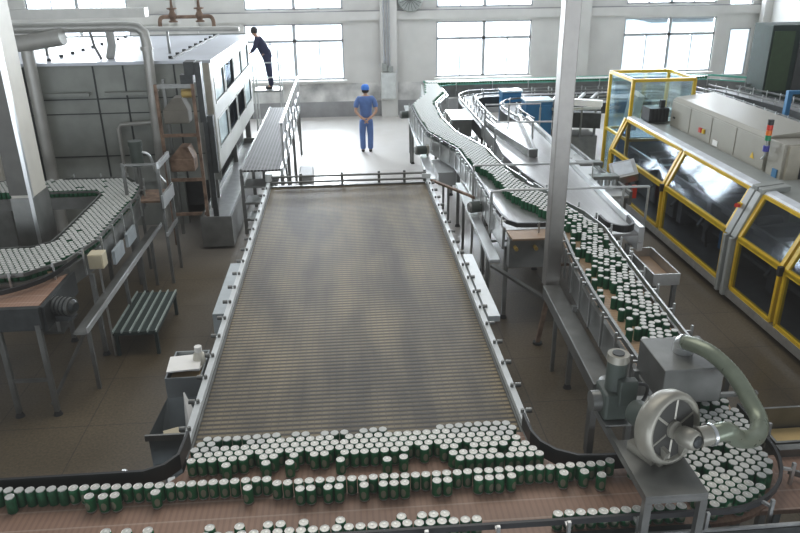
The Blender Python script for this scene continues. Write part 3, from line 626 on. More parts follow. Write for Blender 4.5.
# beige switch cabinets on top
ct = thing('switch_cabinet', 'long beige switch cabinet with sloping lid on top of the packing machine', 'cabinet', (6.4, 11.5, 1.56))
ys = [13.25, 12.45, 11.65, 10.85, 9.98]
B().yprism([(6.1, 1.56), (6.1, 2.04), (6.16, 2.09), (6.85, 2.16), (6.9, 2.1), (6.9, 1.56)], 9.98, 13.25).build('cabinet_body', BEIGE, ct)
for k in range(4): B().box(6.085, 6.1, ys[k + 1] + .012, ys[k] - .012, 1.585, 2.02).build('cabinet_door', BEIGE, ct, bevel=.004)
B().box(6.075, 6.085, 13.05, 13.13, 1.72, 1.75).build('latch', BLACK, ct)
B().obox((6.07, 12.0, 1.74), (.03, .08, .08)).build('red_switch', RED, ct); B().obox((6.07, 11.88, 1.74), (.03, .06, .07)).build('yellow_label', YEL, ct)
B().obox((6.08, 11.45, 1.64), (.012, .16, .09)).build('white_label', PAPER, ct)
B().add([(6.078, 10.36, 1.68), (6.078, 10.24, 1.68), (6.078, 10.30, 1.78)], [(0, 1, 2)]).build('warning_sign', YEL, ct, label='yellow warning triangle')
ac = thing('cooling_unit', 'beige cooling unit with black vent grille beside the switch cabinet', 'air conditioner', (6.4, 9.7, 1.56))
B().box(6.1, 6.85, 9.55, 9.93, 1.5, 2.06).build('unit_body', BEIGE, ac, bevel=.012)
B().box(6.15, 6.85, 9.5, 9.55, 1.52, 2.04).build('front_panel', mat('pale_beige', (.42, .39, .31), .45), ac)
g = B()
for k in range(9): g.box(6.36, 6.8, 9.485, 9.50, 1.58 + k * .022, 1.592 + k * .022)
g.build('vent_slats', BLACK, ac); B().box(6.34, 6.82, 9.492, 9.50, 1.57, 1.78).build('vent_back', DARK, ac)
B().box(6.6, 6.8, 9.49, 9.50, 1.86, 1.98).build('display', BLACK, ac); B().box(6.085, 6.1, 9.62, 9.74, 1.56, 1.68).build('blue_logo', BLUE, ac)
B().box(6.40, 6.46, 9.6, 9.66, 1.4, 1.5).build('support', STEELD, ac)
# logo strokes
sg = thing('signal_tower', 'stack light with red, orange and green lamps on the beige cabinet', 'signal light', (6.05, 10.0, 1.6))
x, y = 6.0, 9.84
B().tube([(6.1, y + .2, 1.76), (6.03, y + .12, 1.76), (6.0, y + .05, 1.78), (x, y, 1.84), (x, y, 1.92)], .015, 8).build('bracket', STEELB, sg)
B().cyl((x, y, 1.90), (x, y, 1.98), .045, n=14).build('base', mat('violet_base', (.05, .05, .30), .4), sg)
B().cyl((x, y, 1.98), (x, y, 2.06), .018, n=8).build('stem', STEEL, sg)
for k, (m_, n_) in enumerate([(GREEN, 'green_lamp'), (ORANGE, 'orange_lamp'), (RED, 'red_lamp'), (BLACK, 'cap')]): B().cyl((x, y, 2.06 + k * .075), (x, y, 2.13 + k * .075), .042, n=14).build(n_, m_, sg)

# tall yellow guard box at the far end
tg = thing('guard_box', 'tall yellow-framed glass guard enclosure at the far end of the machine', 'enclosure', (6.0, 14.2, 0))
x0, x1, y0, y1, zt = 5.59, 6.82, 13.98, 15.2, 2.29
C4 = [(x0, y0), (x1, y0), (x1, y1), (x0, y1)]
X5 = [(5.59, 13.98), (6.82, 13.98), (6.82, 15.2), (5.57, 15.2)]
for k in range(4):
    a, b_ = X5[k], X5[(k + 1) % 4]
    B().bar((*a, .05), (*a, zt), .06).build('corner_post', YEL, tg); B().bar((*a, zt), (*b_, zt), .06).build('top_bar', YEL, tg)
    B().bar((*a, 1.12), (*b_, 1.12), .05).build('middle_bar', YEL, tg)
    pane = B().add([(*a, 1.15), (*b_, 1.15), (*b_, zt - .03), (*a, zt - .03)], [(0, 1, 2, 3)]); pane.build('glass_pane', CGLASS, tg)
    B().add([(*a, .15), (*b_, .15), (*b_, 1.1), (*a, 1.1)], [(0, 1, 2, 3)]).build('glass_pane', CGLASS, tg)
B().box(5.8, 6.5, 14.3, 15.0, 0, 1.1).build('inner_machine', STEELD, tg)
B().obox((5.85, 14.5, 1.6), (.16, .3, .75), .2, rx=.25).build('white_sheet', PAPER, tg)
# dark machine against the right wall
dk = thing('dark_machine', 'tall dark machine housing against the right wall at the back', 'machine', (11.6, 19, 0))
B().box(11.0, 13.0, 18.7, 19.6, .02, 2.85).build('housing', GREENB, dk, bevel=.02); B().box(11.05, 11.6, 18.66, 18.7, 1.2, 2.7).build('window_panel', mat('green_panel', (.035, .065, .03), .5), dk)
B().box(11.75, 12.9, 18.66, 18.7, 1.2, 2.7).build('side_panel', mat('dark_panel', (.05, .055, .055), .4), dk); B().tube([(11.9, 18.9, 2.85), (11.9, 18.9, 3.1), (12.3, 18.9, 3.15)], .05, 8).build('exhaust_pipe', DARK, dk)
# conveyors at the far right
bare('empty steel conveyor passing behind the beige cabinet with green-edged rails', sm2([(8.4, 19.2), (8.6, 17.6), (8.7, 15.5), (8.7, 12.5)]), sm2([(9.0, 19.2), (9.2, 17.6), (9.25, 15.5), (9.25, 12.5)]), 1.25, [(8.5, 18), (9.1, 18), (8.7, 14), (9.2, 14)])
bare('farthest right empty steel conveyor in front of the dark machine', sm2([(9.6, 18.9), (9.9, 17.0), (10.1, 15.0), (10.1, 12.5)]), sm2([(10.2, 18.6), (10.6, 17.0), (10.8, 15.0), (10.8, 12.5)]), 1.25, [(9.7, 17.5), (10.6, 17.5), (10.2, 14), (10.7, 14)])
for k, (x, y, z, lab) in enumerate([(9.5, 15.1, 1.75, 'thin bright blue gantry frame over the far right conveyors'), (9.6, 13.7, 1.7, 'thick light blue post at the right picture edge')]):
    o = thing('gantry_frame' if k == 0 else 'guard_post', lab, 'frame', (x, y, 0))
    B().box(x - .05 - .03 * k, x + .05 + .03 * k, y - .05, y + .05, 0, z).build('upright', BLUEL if k else BLUE, o)
    if k == 0:
        B().box(x + .9, x + 1.0, y - .05, y + .05, 1.27, z).build('upright', BLUE, o); B().box(x - .05, x + 1.3, y - .05, y + .05, z, z + .07).build('beam', BLUE, o)
    else: B().box(x - .09, x + .09, y - .06, y + .06, z, z + .03).build('post_cap', BLUE, o)
bl = B().box(7.3, 8.3, 16.0, 16.3, 0, 1.3).build('blue_guard_panel', BLUE, label='low blue guard panel behind the beige cabinet', cat='panel', loc=(7.8, 16.1, 0))
o = thing('grey_motor', 'dark grey motor lying behind the beige cabinet beside the blue panel', 'motor', (8.2, 14.6, 1.25))
B().cyl((8.0, 14.9, 1.38), (8.35, 14.5, 1.38), .13, n=16).build('motor_body', DARK, o); B().box(8.1, 8.3, 14.6, 14.8, 0, 1.3).build('stand', DARK, o)

# ------------------------------------------------------------------ blower on its stand, hose, hood
bs = thing('blower_stand', 'steel table stand straddling the front conveyor under the blower', 'stand', (1.8, 3.7, 0))
xa, xb, ya, yb, zt = 1.62, 1.99, 3.19, 4.2, 1.66
b = B(); b.box(xa, xb, 3.19, 3.72, zt - .012, zt); b.build('top_plate', STEELD, bs)
for q in ((xa, xa + .035, ya, yb), (xb - .035, xb, ya, yb), (xa + .035, xb - .035, ya, ya + .035), (xa + .035, xb - .035, yb - .035, yb)): B().box(*q, zt - .055, zt - .014).build('top_frame', STEELD, bs)
B().box(xa, xb + .05, 3.88, 4.2, zt - .012, zt + .002).build('motor_plate', STEELD, bs)
for x in (xa + .02, xb - .02):
    for y in (ya + .02, yb - .02): B().box(x - .022, x + .022, y - .022, y + .022, 0, zt - .055).build('leg', STEELD, bs)
bw = thing('centrifugal_blower', 'grey centrifugal blower with round drum casing on the steel stand', 'blower', (1.87, 3.5, 1.66))
n = Vector((.42, -.88, .16)).normalized(); cc = Vector((1.87, 3.54, 1.875)); SB = .92
Mq = n.to_track_quat('Z', 'Y').to_matrix() * SB
B().lathe([(.0, -.09), (.20, -.09), (.235, -.075), (.25, -.04), (.25, .03), (.24, .055), (.215, .065), (.205, .05), (.19, .02), (.10, .0), (.06, .03), (.06, .06)], cc, 40, Mq).build('drum_casing', CASTG, bw)
B().lathe([(.196, .040), (.10, .012), (.062, .036)], cc, 40, Mq).build('drum_recess', mat('dark_recess', (.035, .035, .03), .75, 0, .3), bw)  # front recess coloured darker than the casing around it
B().lathe([(.0, -.3), (.08, -.3), (.09, -.28), (.09, -.12), (.10, -.09)], cc, 20, Mq).build('motor', MOTOR, bw)
fb = B()
for k in range(6):
    a = k * PI / 3 + .3; p = Vector((math.cos(a) * .07, math.sin(a) * .07, .035)); q = Vector((math.cos(a) * .2, math.sin(a) * .2, .035)); fb.bar(cc + Mq @ p, cc + Mq @ q, .012, .02)
fb.build('web_ribs', CASTG, bw)
hub = cc + n * .13 + Vector((.03, 0, -.03))
B().lathe([(.05, -.09), (.066, -.06), (.07, 0), (.064, .04), (.045, .06), (.04, .055), (.0, .055)], hub, 24, Mq).build('inlet_hub', CASTG, bw)
B().lathe([(.04, .056), (.042, .066), (.02, .07), (.0, .07)], hub, 18, Mq).build('hub_cover', DARK, bw)
rt = Vector((.95, .2, .0)).normalized()
B().cyl(hub + rt * .05, hub + rt * .16, .062, n=18).build('inlet_stub', CASTG, bw); B().cyl(hub + rt * .13, hub + rt * .15, .07, n=18).build('hose_clamp', STEELB, bw)
B().obox((1.83, 3.60, 1.69), (.26, .2, .06), .45).build('foot_casting', CASTG, bw)
for k in (-1, 1): B().obox((1.87 + k * .07, 3.5 + k * .03, 1.73), (.03, .10, .14), .45, rx=.3).build('foot_rib', CASTG, bw)
st = hub + rt * .16
hp_ = smooth([(2.46, 4.62, 1.78), (2.46, 4.60, 1.84), (2.55, 4.42, 1.86), (2.64, 4.22, 1.79), (2.68, 4.03, 1.69), (2.67, 3.87, 1.63), (2.55, 3.71, 1.63), (2.36, 3.59, 1.72), tuple(st + rt * .10), tuple(st)], 14)
hs = thing('suction_hose', 'thick ribbed grey-green hose curving from the hood to the blower', 'hose', (2.46, 4.62, 1.76))
rr_ = [.056 + .003 * (i % 2) for i in range(len(hp_))]
B().tube(hp_, rr_, 16).build('hose_tube', HOSEM, hs); B().tube([(2.46, 4.62, 1.755), (2.46, 4.62, 1.80)], .072, 18).build('hose_flange', STEELB, hs)
B().tube(hp_[6:15], .066, 18).build('hose_cuff', STEELB, hs)
hd = thing('air_hood', 'square dull steel suction hood over the can conveyor', 'hood', (2.45, 4.62, 1.45))
M_ = B(); M_.prism([(2.215, 4.36), (2.665, 4.36), (2.70, 4.85), (2.22, 4.85)], 1.47, 1.755); M_.build('hood_box', STEELD, hd, bevel=.008)
for x, y in ((2.2, 4.40), (2.2, 4.8), (2.96, 4.8), (2.96, 4.42)): B().box(x - .02, x + .02, y - .02, y + .02, 1.0, 1.5).build('support', STEELD, hd)
for y in (4.42, 4.8): B().box(2.66, 2.97, y - .015, y + .015, 1.47, 1.5).build('support_arm', STEELD, hd)
gm = thing('gear_motor', 'dark green upright gear motor on the stand behind the blower', 'motor', (1.7, 4.0, 1.66))
B().cyl((1.71, 4.02, 1.84), (1.71, 4.02, 2.07), .066, n=22).build('motor_body', MOTOR, gm); B().cyl((1.71, 4.02, 2.07), (1.71, 4.02, 2.12), .074, .070, 22).build('fan_cover', CASTG, gm)
B().cyl((1.71, 4.02, 2.12), (1.71, 4.02, 2.127), .04, n=18).build('fan_grille', DARK, gm)
B().box(1.70, 1.82, 3.90, 3.97, 1.78, 1.97).build('terminal_box', MOTOR, gm, bevel=.01); B().box(1.62, 1.80, 3.92, 4.14, 1.665, 1.86).build('gearbox', MOTOR, gm, bevel=.02)
B().cyl((1.62, 4.03, 1.76), (1.56, 4.03, 1.76), .07, n=18).build('shaft_flange', STEELD, gm)
B().tube(smooth([(1.82, 3.96, 1.92), (1.90, 3.96, 1.90), (1.91, 3.98, 1.8), (1.86, 4.0, 1.68)]), .012, 8).build('cable', BLACK, gm)
B().cyl((2.28, 5.52, .9), (2.2, 5.2, .93), .11, n=20).build('roller_end', STEELD, label='round steel roller end where the square pan meets the motor', cat='roller', loc=(2.2, 5.3, .9))
rg = B().obox((1.92, 3.93, 1.70), (.09, .10, .06), .4, rx=.1); rg.build('white_rag', PAPER, label='white crumpled rag beside the blower drum', cat='rag', loc=(1.93, 3.95, 1.66), bevel=.02)

# ------------------------------------------------------------------ left conveyor loop
lc = thing('loop_conveyor', 'u-shaped conveyor on the left packed with cans', 'conveyor', (-3.4, 9.4, 0))
LI = [(-6.0, 8.33), (-4.3, 8.33), (-3.78, 8.36), (-3.62, 8.5), (-3.60, 8.8), (-3.60, 10.2), (-3.62, 10.5), (-3.75, 10.62), (-4.4, 10.62), (-6.0, 10.62)]
LO = [(-6.0, 7.42), (-4.3, 7.42), (-3.55, 7.5), (-3.22, 7.85), (-3.08, 8.5), (-3.05, 10.2), (-3.12, 10.9), (-3.45, 11.3), (-4.4, 11.35), (-6.0, 11.35)]
B().strip(LI, LO, Z - .03, Z).build('belt', BELTY, lc)
B().ribbon(LI, .03, Z - .15, Z + .03).build('inner_frame', STEELD, lc); B().ribbon(LO, .04, Z - .2, Z + .03).build('outer_frame', STEELD, lc)
guide(lc, LO[1:-1], Z + .09, STEELD, .025, .04, True, Z - .15, .42, side=-1)
guide(lc, LI[1:-1], Z + .09, STEELD, .02, .03, False)
B().prism([(-6, 6.95), (-3.24, 6.95), (-3.2, 8.1), (-3.3, 7.75), (-3.6, 7.42), (-6, 7.38)], Z - .06, Z - .03).build('lower_belt', BELT, lc)
B().box(-6, -3.2, 6.88, 6.95, Z - .26, Z - .01).build('front_beam', DARK, lc)
guide(lc, sm2([(-6, 7.05), (-4.3, 7.05), (-3.75, 7.15), (-3.35, 7.5), (-3.2, 8.1)]), Z + .02, BLACK, .025, .05, False)
B().box(-3.22, -3.17, 6.95, 7.9, Z - .3, Z - .03).build('end_plate', DARK, lc)
legs(lc, [(-3.24, 6.9), (-3.64, 6.9), (-3.1, 8.2), (-3.62, 8.6), (-3.05, 10.0), (-3.6, 10.3), (-3.5, 11.2), (-5.0, 11.2), (-5.0, 7.5)], Z - .2, STEELD, .05)
B().box(-3.62, -3.26, 6.89, 6.91, .42, .46).build('crossbar', STEELD, lc)
B().bar((-3.3, 6.95, .1), (-3.1, 8.2, .7), .03).build('brace', STEELD, lc)
lm = thing('loop_drive_motor', 'round grey drive motor at the near corner of the left loop conveyor', 'motor', (-3.0, 7.15, 1.0))
B().cyl((-3.16, 7.2, 1.17), (-2.96, 7.14, 1.17), .10, n=20).build('motor_body', STEELD, lm); B().cyl((-2.96, 7.14, 1.17), (-2.92, 7.125, 1.17), .08, .05, 18).build('motor_nose', DARK, lm)
for k in range(4): B().cyl((-3.14 + k * .045, 7.194 - k * .0135, 1.17), (-3.13 + k * .045, 7.19 - k * .0135, 1.17), .108, n=20).build('cooling_fin', DARK, lm)
B().box(-3.14, -2.98, 7.1, 7.26, 1.02, 1.09).build('motor_foot', DARK, lm)
cb = thing('junction_box', 'small cream junction box on the outer rail of the left loop', 'box', (-2.98, 8.2, 1.2))
B().box(-3.07, -2.90, 8.08, 8.25, 1.2, 1.38).build('box_body', CREAM, cb, bevel=.008); B().box(-3.06, -2.91, 8.07, 8.08, 1.21, 1.37).build('box_cover', CREAM, cb); B().cyl((-2.98, 8.16, 0), (-2.98, 8.16, 1.2), .015, n=8).build('stem', STEEL, cb)
sp_ = thing('side_pan', 'long narrow steel pan along the outer side of the left loop', 'pan', (-2.95, 8.5, 0))
B().bar((-2.92, 7.1, .86), (-2.90, 10.5, .86), .15, .02).build('pan', STEELD, sp_); B().bar((-2.84, 7.1, .9), (-2.82, 10.5, .9), .02, .06).build('pan_edge', STEELB, sp_)
for y in (7.4, 8.9, 10.3): B().box(-2.97, -2.93, y - .02, y + .02, 0, .85).build('leg', STEELD, sp_)
for y in (8.7, 9.3): B().box(-3.0, -2.96, y, y + .4, 1.0, 1.18).build('plate', mat('pale_plate', (.4, .45, .47), .4, .2), sp_)
# slatted bench
be = thing('slatted_bench', 'low green-grey slatted step bench on the floor right of the left loop', 'bench', (-2.7, 8.7, 0))
for k in range(6): B().box(-2.96 + k * .104, -2.942 + k * .104, 8.1, 9.3, .33, .36).build('slat', mat('bench_edge', (.34, .40, .37), .5), be)
B().box(-2.96, -2.42, 8.12, 9.28, .29, .335).build('under_frame', GREENB, be)
for x in (-2.93, -2.45):
    for y in (8.16, 9.24): B().box(x - .02, x + .02, y - .02, y + .02, 0, .29).build('leg', GREENB, be)
pv = B().cyl((-4.02, 6.95, 0), (-4.02, 6.95, .14), .05, n=12); pv.build('plastic_cup', PAPER, label='small white cup on the floor at the lower left', cat='cup', loc=(-4.02, 6.95, 0))

# control stand at far end of the loop
cs = thing('inspection_stand', 'small steel inspection platform with rails and a motor on top behind the left loop', 'stand', (-2.9, 10.6, 0))
for x, y in ((-3.2, 10.35), (-2.72, 10.35), (-3.2, 10.95), (-2.72, 10.95)): B().box(x - .02, x + .02, y - .02, y + .02, 0, 1.88).build('post', STEELD, cs)
B().box(-3.2, -2.72, 10.35, 10.95, 1.28, 1.31).build('platform', RUST, cs)
B().bar((-2.70, 10.3, 1.84), (-2.70, 11.0, 1.84), .03, .09).build('side_rail', STEELB, cs); B().bar((-2.70, 10.3, 1.3), (-2.70, 11.0, 1.3), .03, .2).build('side_plate', STEELB, cs)
B().bar((-2.70, 10.3, .8), (-2.70, 11.0, .8), .03, .06).build('lower_rail', STEELB, cs); B().bar((-3.2, 10.33, 1.86), (-2.72, 10.33, 1.86), .03).build('front_rail', STEELD, cs)
B().cyl((-3.08, 10.7, 1.31), (-3.08, 10.7, 1.75), .03, n=10).build('motor_post', STEELD, cs)
B().cyl((-3.08, 10.7, 1.75), (-3.08, 10.7, 2.05), .09, n=16).build('motor_body', MOTOR, cs); B().cyl((-3.08, 10.7, 2.05), (-3.08, 10.7, 2.12), .10, n=16).build('fan_cover', MOTOR, cs)
B().tube(smooth([(-3.0, 10.7, 1.95), (-2.9, 10.7, 1.9), (-2.85, 10.75, 1.65), (-2.75, 10.8, 1.45)]), .02, 8).build('cable', STEELB, cs)

# ------------------------------------------------------------------ pasteurizer housing on the left
ph = thing('pasteurizer_housing', 'large grey tunnel housing with pale roof and windowed right side at the back left', 'machine', (-4.5, 15.5, 0))
PX0, PX1, PY0, PY1 = -8.6, -2.3, 13.0, 18.6
B().box(PX0, PX1, PY0 + .02, PY0 + .08, .85, 2.92).build('front_panel', PANEL, ph)
B().box(PX0, -3.0, PY0 + .1, PY0 + .2, 0, .85).build('lower_front', PANEL, ph)
B().box(PX0, -2.32, PY1 - .06, PY1, .85, 2.92).build('rear_panel', PANEL, ph)
B().add([(PX0, PY0 - .04, 2.92), (PX1 + .04, PY0 - .04, 2.92), (PX1 + .04, PY1, 2.84), (PX0, PY1, 2.84), (PX0, PY0 - .04, 2.97), (PX1 + .04, PY0 - .04, 2.97), (PX1 + .04, PY1, 2.89), (PX0, PY1, 2.89)],
        [(3, 2, 1, 0), (4, 5, 6, 7), (0, 1, 5, 4), (1, 2, 6, 5), (2, 3, 7, 6), (3, 0, 4, 7)]).build('roof', ROOFM, ph)
seam = B()
for x in (-7.6, -6.7, -5.4, -4.25, -3.75, -2.9): seam.box(x - .012, x + .012, PY0, PY0 + .02, .85, 2.9)
for z in (1.35, 2.1, 2.35): seam.box(PX0, PX1 - .1, PY0 + .005, PY0 + .02, z - .008, z + .008)
seam.build('panel_seams', DARK, ph)
for (a, b_) in ((-5.3, -4.35), (-4.1, -3.2)): B().box(a, b_, PY0 - .10, PY0 + .02, 2.42, 2.47).build('lintel', PANEL, ph)
B().box(PX1 - .22, PX1, PY0 - .02, PY0 + .06, 1.02, 2.92).build('corner_post', mat('dirty_beige', (.38, .36, .30), .5), ph)
w = B(); hs_ = [(PY0 + .3 + k * 1.3, PY0 + 1.4 + k * 1.3, z, z + .48) for k in range(4) for z in (1.4, 2.2)]
ysx = sorted({PY0 + .06, PY1} | {h[0] for h in hs_} | {h[1] for h in hs_}); zsx = sorted({1.02, 2.9} | {h[2] for h in hs_} | {h[3] for h in hs_})
for i in range(len(ysx) - 1):
    for j in range(len(zsx) - 1):
        cy = (ysx[i] + ysx[i + 1]) / 2; cz = (zsx[j] + zsx[j + 1]) / 2
        if not any(h[0] < cy < h[1] and h[2] < cz < h[3] for h in hs_): w.box(PX1 - .05, PX1, ysx[i], ysx[i + 1], zsx[j], zsx[j + 1])
w.build('side_wall', PANELL, ph)
for k, h in enumerate(hs_):
    f = B(); f.box(PX1 - .03, PX1 + .012, h[0] - .03, h[0], h[2] - .03, h[3] + .03).box(PX1 - .03, PX1 + .012, h[1], h[1] + .03, h[2] - .03, h[3] + .03).box(PX1 - .03, PX1 + .012, h[0], h[1], h[2] - .03, h[2]).box(PX1 - .03, PX1 + .012, h[0], h[1], h[3], h[3] + .03)
    w_ = f.build('side_window', PANELL, ph); B().box(PX1 - .03, PX1 - .02, h[0], h[1], h[2], h[3]).build('pane', MGLASS if k in (2, 3, 4) else PALEPANE, w_)
B().box(PX0 + .1, PX1 - .3, PY0 + .3, PY1 - .2, .3, 2.7).build('inner_core', DARK, ph)
for i in range(9):
    for xx in (-3.0, -5.05): B().cyl((xx - .0, PY0 + .3 + i * .6, 2.95 - i * .008), (xx, PY0 + .3 + i * .6, 3.01 - i * .008), .035, n=8).build('roof_bolt', DARK, ph)
B().bar((-2.95, 13.2, 2.98), (-2.95, 18.4, 2.91), .03).build('roof_strip', STEELD, ph)
for x, y in ((-2.45, 13.2), (-2.45, 15.8), (-2.45, 18.3), (-5, 13.3)): B().box(x - .06, x + .06, y - .06, y + .06, 0, .86).build('leg', STEELD, ph)
# long floor trough
tr = thing('steel_trough', 'long dull steel trough on the floor beside the housing', 'trough', (-2.2, 14, 0))
b = B(); x0, x1, y0, y1 = -2.5, -1.98, 11.7, 17.6
b.box(x0, x1, y0, y1, .05, .1)
for q in ((x0, x1, y0, y0 + .03), (x0, x1, y1 - .03, y1), (x0, x0 + .03, y0 + .03, y1 - .03), (x1 - .03, x1, y0 + .03, y1 - .03)): b.box(*q, .1, .58)
b.build('trough_body', STEELD, tr); B().box(x0 + .03, x1 - .03, y0 + .03, y1 - .03, .44, .47).build('trough_lid', STEEL, tr)
for y in (12, 14.5, 17.2): B().box(x0 + .05, x1 - .05, y, y + .06, 0, .05).build('foot', STEELD, tr)
# tower of rusty frames in front
rk = thing('ladder_rack', 'rusty upright ladder-like frame with gear units in front of the grey housing', 'rack', (-2.6, 12.2, 0))
for x, y in ((-3.0, 12.0), (-2.42, 12.0), (-3.0, 12.55), (-2.42, 12.55)): B().box(x - .025, x + .025, y - .025, y + .025, 0, 2.72).build('upright', RUST if y < 12.3 else STEELD, rk)
for z in (.55, 1.15, 1.9): B().box(-3.0, -2.42, 11.98, 12.02, z - .025, z + .025).build('rung', RUST, rk)
B().box(-3.0, -2.42, 11.98, 12.02, 2.66, 2.72).build('rung', STEELD, rk)
for z, m_ in ((1.4, RUST), (2.2, mat('dusty_unit', (.16, .15, .125), .7))):
    B().obox((-2.74, 12.15, z), (.40, .32, .22), 0).build('gear_unit', m_, rk, bevel=.02); B().yprism([(-2.94, z + .11), (-2.54, z + .11), (-2.62, z + .3), (-2.76, z + .3)], 12.0, 12.3).build('gear_cover', m_, rk)
B().cyl((-2.62, 12.1, 2.56), (-2.42, 12.1, 2.56), .07, n=14).build('yellow_motor', mat('ochre_paint', (.42, .30, .10), .5), rk)
B().box(-2.36, -2.27, 12.0, 12.2, 2.1, 3.05).build('chain_guard', DARK, rk); B().box(-2.25, -2.16, 12.0, 12.15, 1.25, 2.2).build('chain_guard', DARK, rk)
B().box(-2.52, -2.36, 11.98, 12.25, 2.86, 3.06).build('top_motor', DARK, rk); B().box(-2.6, -2.4, 12.0, 12.2, 2.72, 2.86).build('motor_seat', DARK, rk)
B().box(-2.32, -2.24, 12.0, 12.06, 0, 2.1).build('guard_post', DARK, rk)

# pipes
def pipe(label, pts, r, m=STEEL, k=1, brackets=()):
    o = thing('pipe', label, 'pipe', pts[0]); B().tube(pts if k == 1 else smooth(pts, k), r, 12).build('pipe_run', m, o)
    for p in brackets: B().cyl((p[0], p[1], p[2] - .03), (p[0], p[1], p[2] + .03), r * 1.25, n=12).build('coupling', m, o)
PIPEM = mat('lagged_pipe', (.42, .42, .39), .4, .3, .1, 4)
pipe('thick vertical pipe with a bend at its top, near the rusty ladder frame', [(-6.3, 12.75, 3.55), (-3.5, 12.75, 3.55), (-3.34, 12.75, 3.53), (-3.25, 12.75, 3.45), (-3.23, 12.75, 3.3), (-3.3, 12.75, 0.1)], .085, PIPEM, 1, [(-3.24, 12.75, 3.2)])
pipe('thick vertical pipe at the housing front behind the sheathed column', [(-5.15, 12.75, 3.35), (-5.16, 12.75, 3.1), (-5.16, 12.75, .1)], .10, PIPEM, 1, [(-5.15, 12.75, 3.25)])
pipe('second vertical pipe close behind the left thick pipe', [(-5.5, 12.85, 3.3), (-5.5, 12.85, 2.45)], .09, PIPEM)
pipe('short slanting pipe dropping from the overhead pipe to the roof of the housing', [(-3.98, 13.35, 3.5), (-4.0, 13.45, 3.2), (-4.08, 13.5, 2.97)], .075, PIPEM)
pipe('thin bent pipe beside the short slanting pipe on the roof', [(-4.3, 13.3, 3.52), (-4.27, 13.35, 3.2), (-4.2, 13.4, 2.97)], .025, STEELD)
pipe('long thin overhead pipe running on toward the valves', [(-6.3, 14.2, 3.42), (-2.9, 14.2, 3.38), (-1.9, 14.25, 3.36)], .045, PIPEM)
for x in (-5.4, -3.2): B().box(x - .02, x + .02, 14.18, 14.22, 2.95, 3.38).build('pipe_support', STEELD, bpy.data.objects['pipe.005'])
pipe('thin bent conduit on the grey front of the housing', [(-3.95, 12.9, .0), (-3.95, 12.9, 1.85), (-3.9, 12.9, 1.92), (-3.35, 12.9, 1.95)], .035, PIPEM)
B().obox((-4.75, 12.5, 3.78), (3.3, .25, .14)).build('overhead_beam', PIPEM, label='pale rectangular overhead beam across the top left', cat='beam', loc=(-4.75, 12.5, 3.78))
el = B().tube(smooth([(-5.6, 12.75, 3.35), (-5.2, 12.7, 3.32), (-4.5, 12.6, 3.42)]), [.13] * 13, 12); el.build('duct_elbow', PIPEM, label='short fat duct lying across the top of the left pipe', cat='duct', loc=(-5.2, 12.7, 3.3))
# valves
for k, (x, lab) in enumerate([(-2.42 - .95, 'left rusty valve with a bent outlet above the housing'), (-2.42 - .42, 'right larger rusty valve above the housing')]):
    o = thing('pipe_valve', lab, 'valve', (x, 15.6, 3.3)); s_ = 1 + .25 * k
    B().lathe([(.0, -.12), (.09, -.12), (.09, -.1), (.05, -.08), (.09, 0), (.05, .08), (.05, .12), (.1, .13), (.1, .15), (.03, .16), (.02, .3)], (x, 15.6, 3.52), 14).build('valve_body', RUST, o)
    B().lathe([(.02, 0), (.10 * s_, .0), (.10 * s_, .02), (.02, .03)], (x, 15.6, 3.82), 16).build('hand_wheel', RUST, o)
    sx = -1 if k == 0 else 1
    B().tube(smooth([(x, 15.6, 3.5), (x + sx * .2, 15.6, 3.5), (x + sx * .26, 15.6, 3.42), (x + sx * .26, 15.6, 3.25)]), .04, 10).build('outlet', RUST, o)
B().cyl((-3.37, 15.6, 3.5), (-2.84, 15.6, 3.5), .035, n=10).build('valve_pipe', RUST, label='short rusty pipe joining the two valves', cat='pipe', loc=(-3.1, 15.6, 3.5))
# wall-mounted things at the back
o = thing('wall_switchbox', 'grey electric box with conduits on the back wall pier behind the man', 'electric box', (1.35, YB - .3, .5))
B().box(1.12, 1.55, YB - .42, YB - .28, .58, 1.36).build('box_body', mat('box_grey', (.6, .62, .6), .5), o, bevel=.01); B().box(1.15, 1.3, YB - .4, YB - .28, 1.42, 1.62).build('small_box', GREYP, o); B().box(1.33, 1.48, YB - .4, YB - .28, 1.38, 1.54).build('small_box', GREYP, o)
for x in (1.22, 1.30, 1.38): B().cyl((x, YB - .31, 1.5), (x, YB - .31, 5.2), .025, n=8).build('conduit', mat('conduit_grey', (.40, .41, .42), .5), o)
o = thing('wall_fan', 'round dark wall fan at the top centre of the back wall', 'fan', (2.0, YB - .2, 3.3))
B().lathe([(.0, 0), (.36, 0), (.38, .04), (.38, .12), (.34, .16)], (2.02, YB - .12, 3.45), 24, Matrix.Rotation(PI / 2, 3, 'X')).build('fan_ring', GREYP, o)
g = B()
for k in range(9):
    a = k * PI / 9; g.bar((2.02 - .34 * math.cos(a), YB - .29, 3.45 - .34 * math.sin(a)), (2.02 + .34 * math.cos(a), YB - .29, 3.45 + .34 * math.sin(a)), .01)
g.build('fan_grille', DARK, o)
for k in range(3):
    a = k * 2 * PI / 3 + .4; B().obox((2.02 + .16 * math.cos(a), YB - .24, 3.45 + .16 * math.sin(a)), (.26, .01, .14), 0, 0, -a).build('fan_blade', DARK, o)

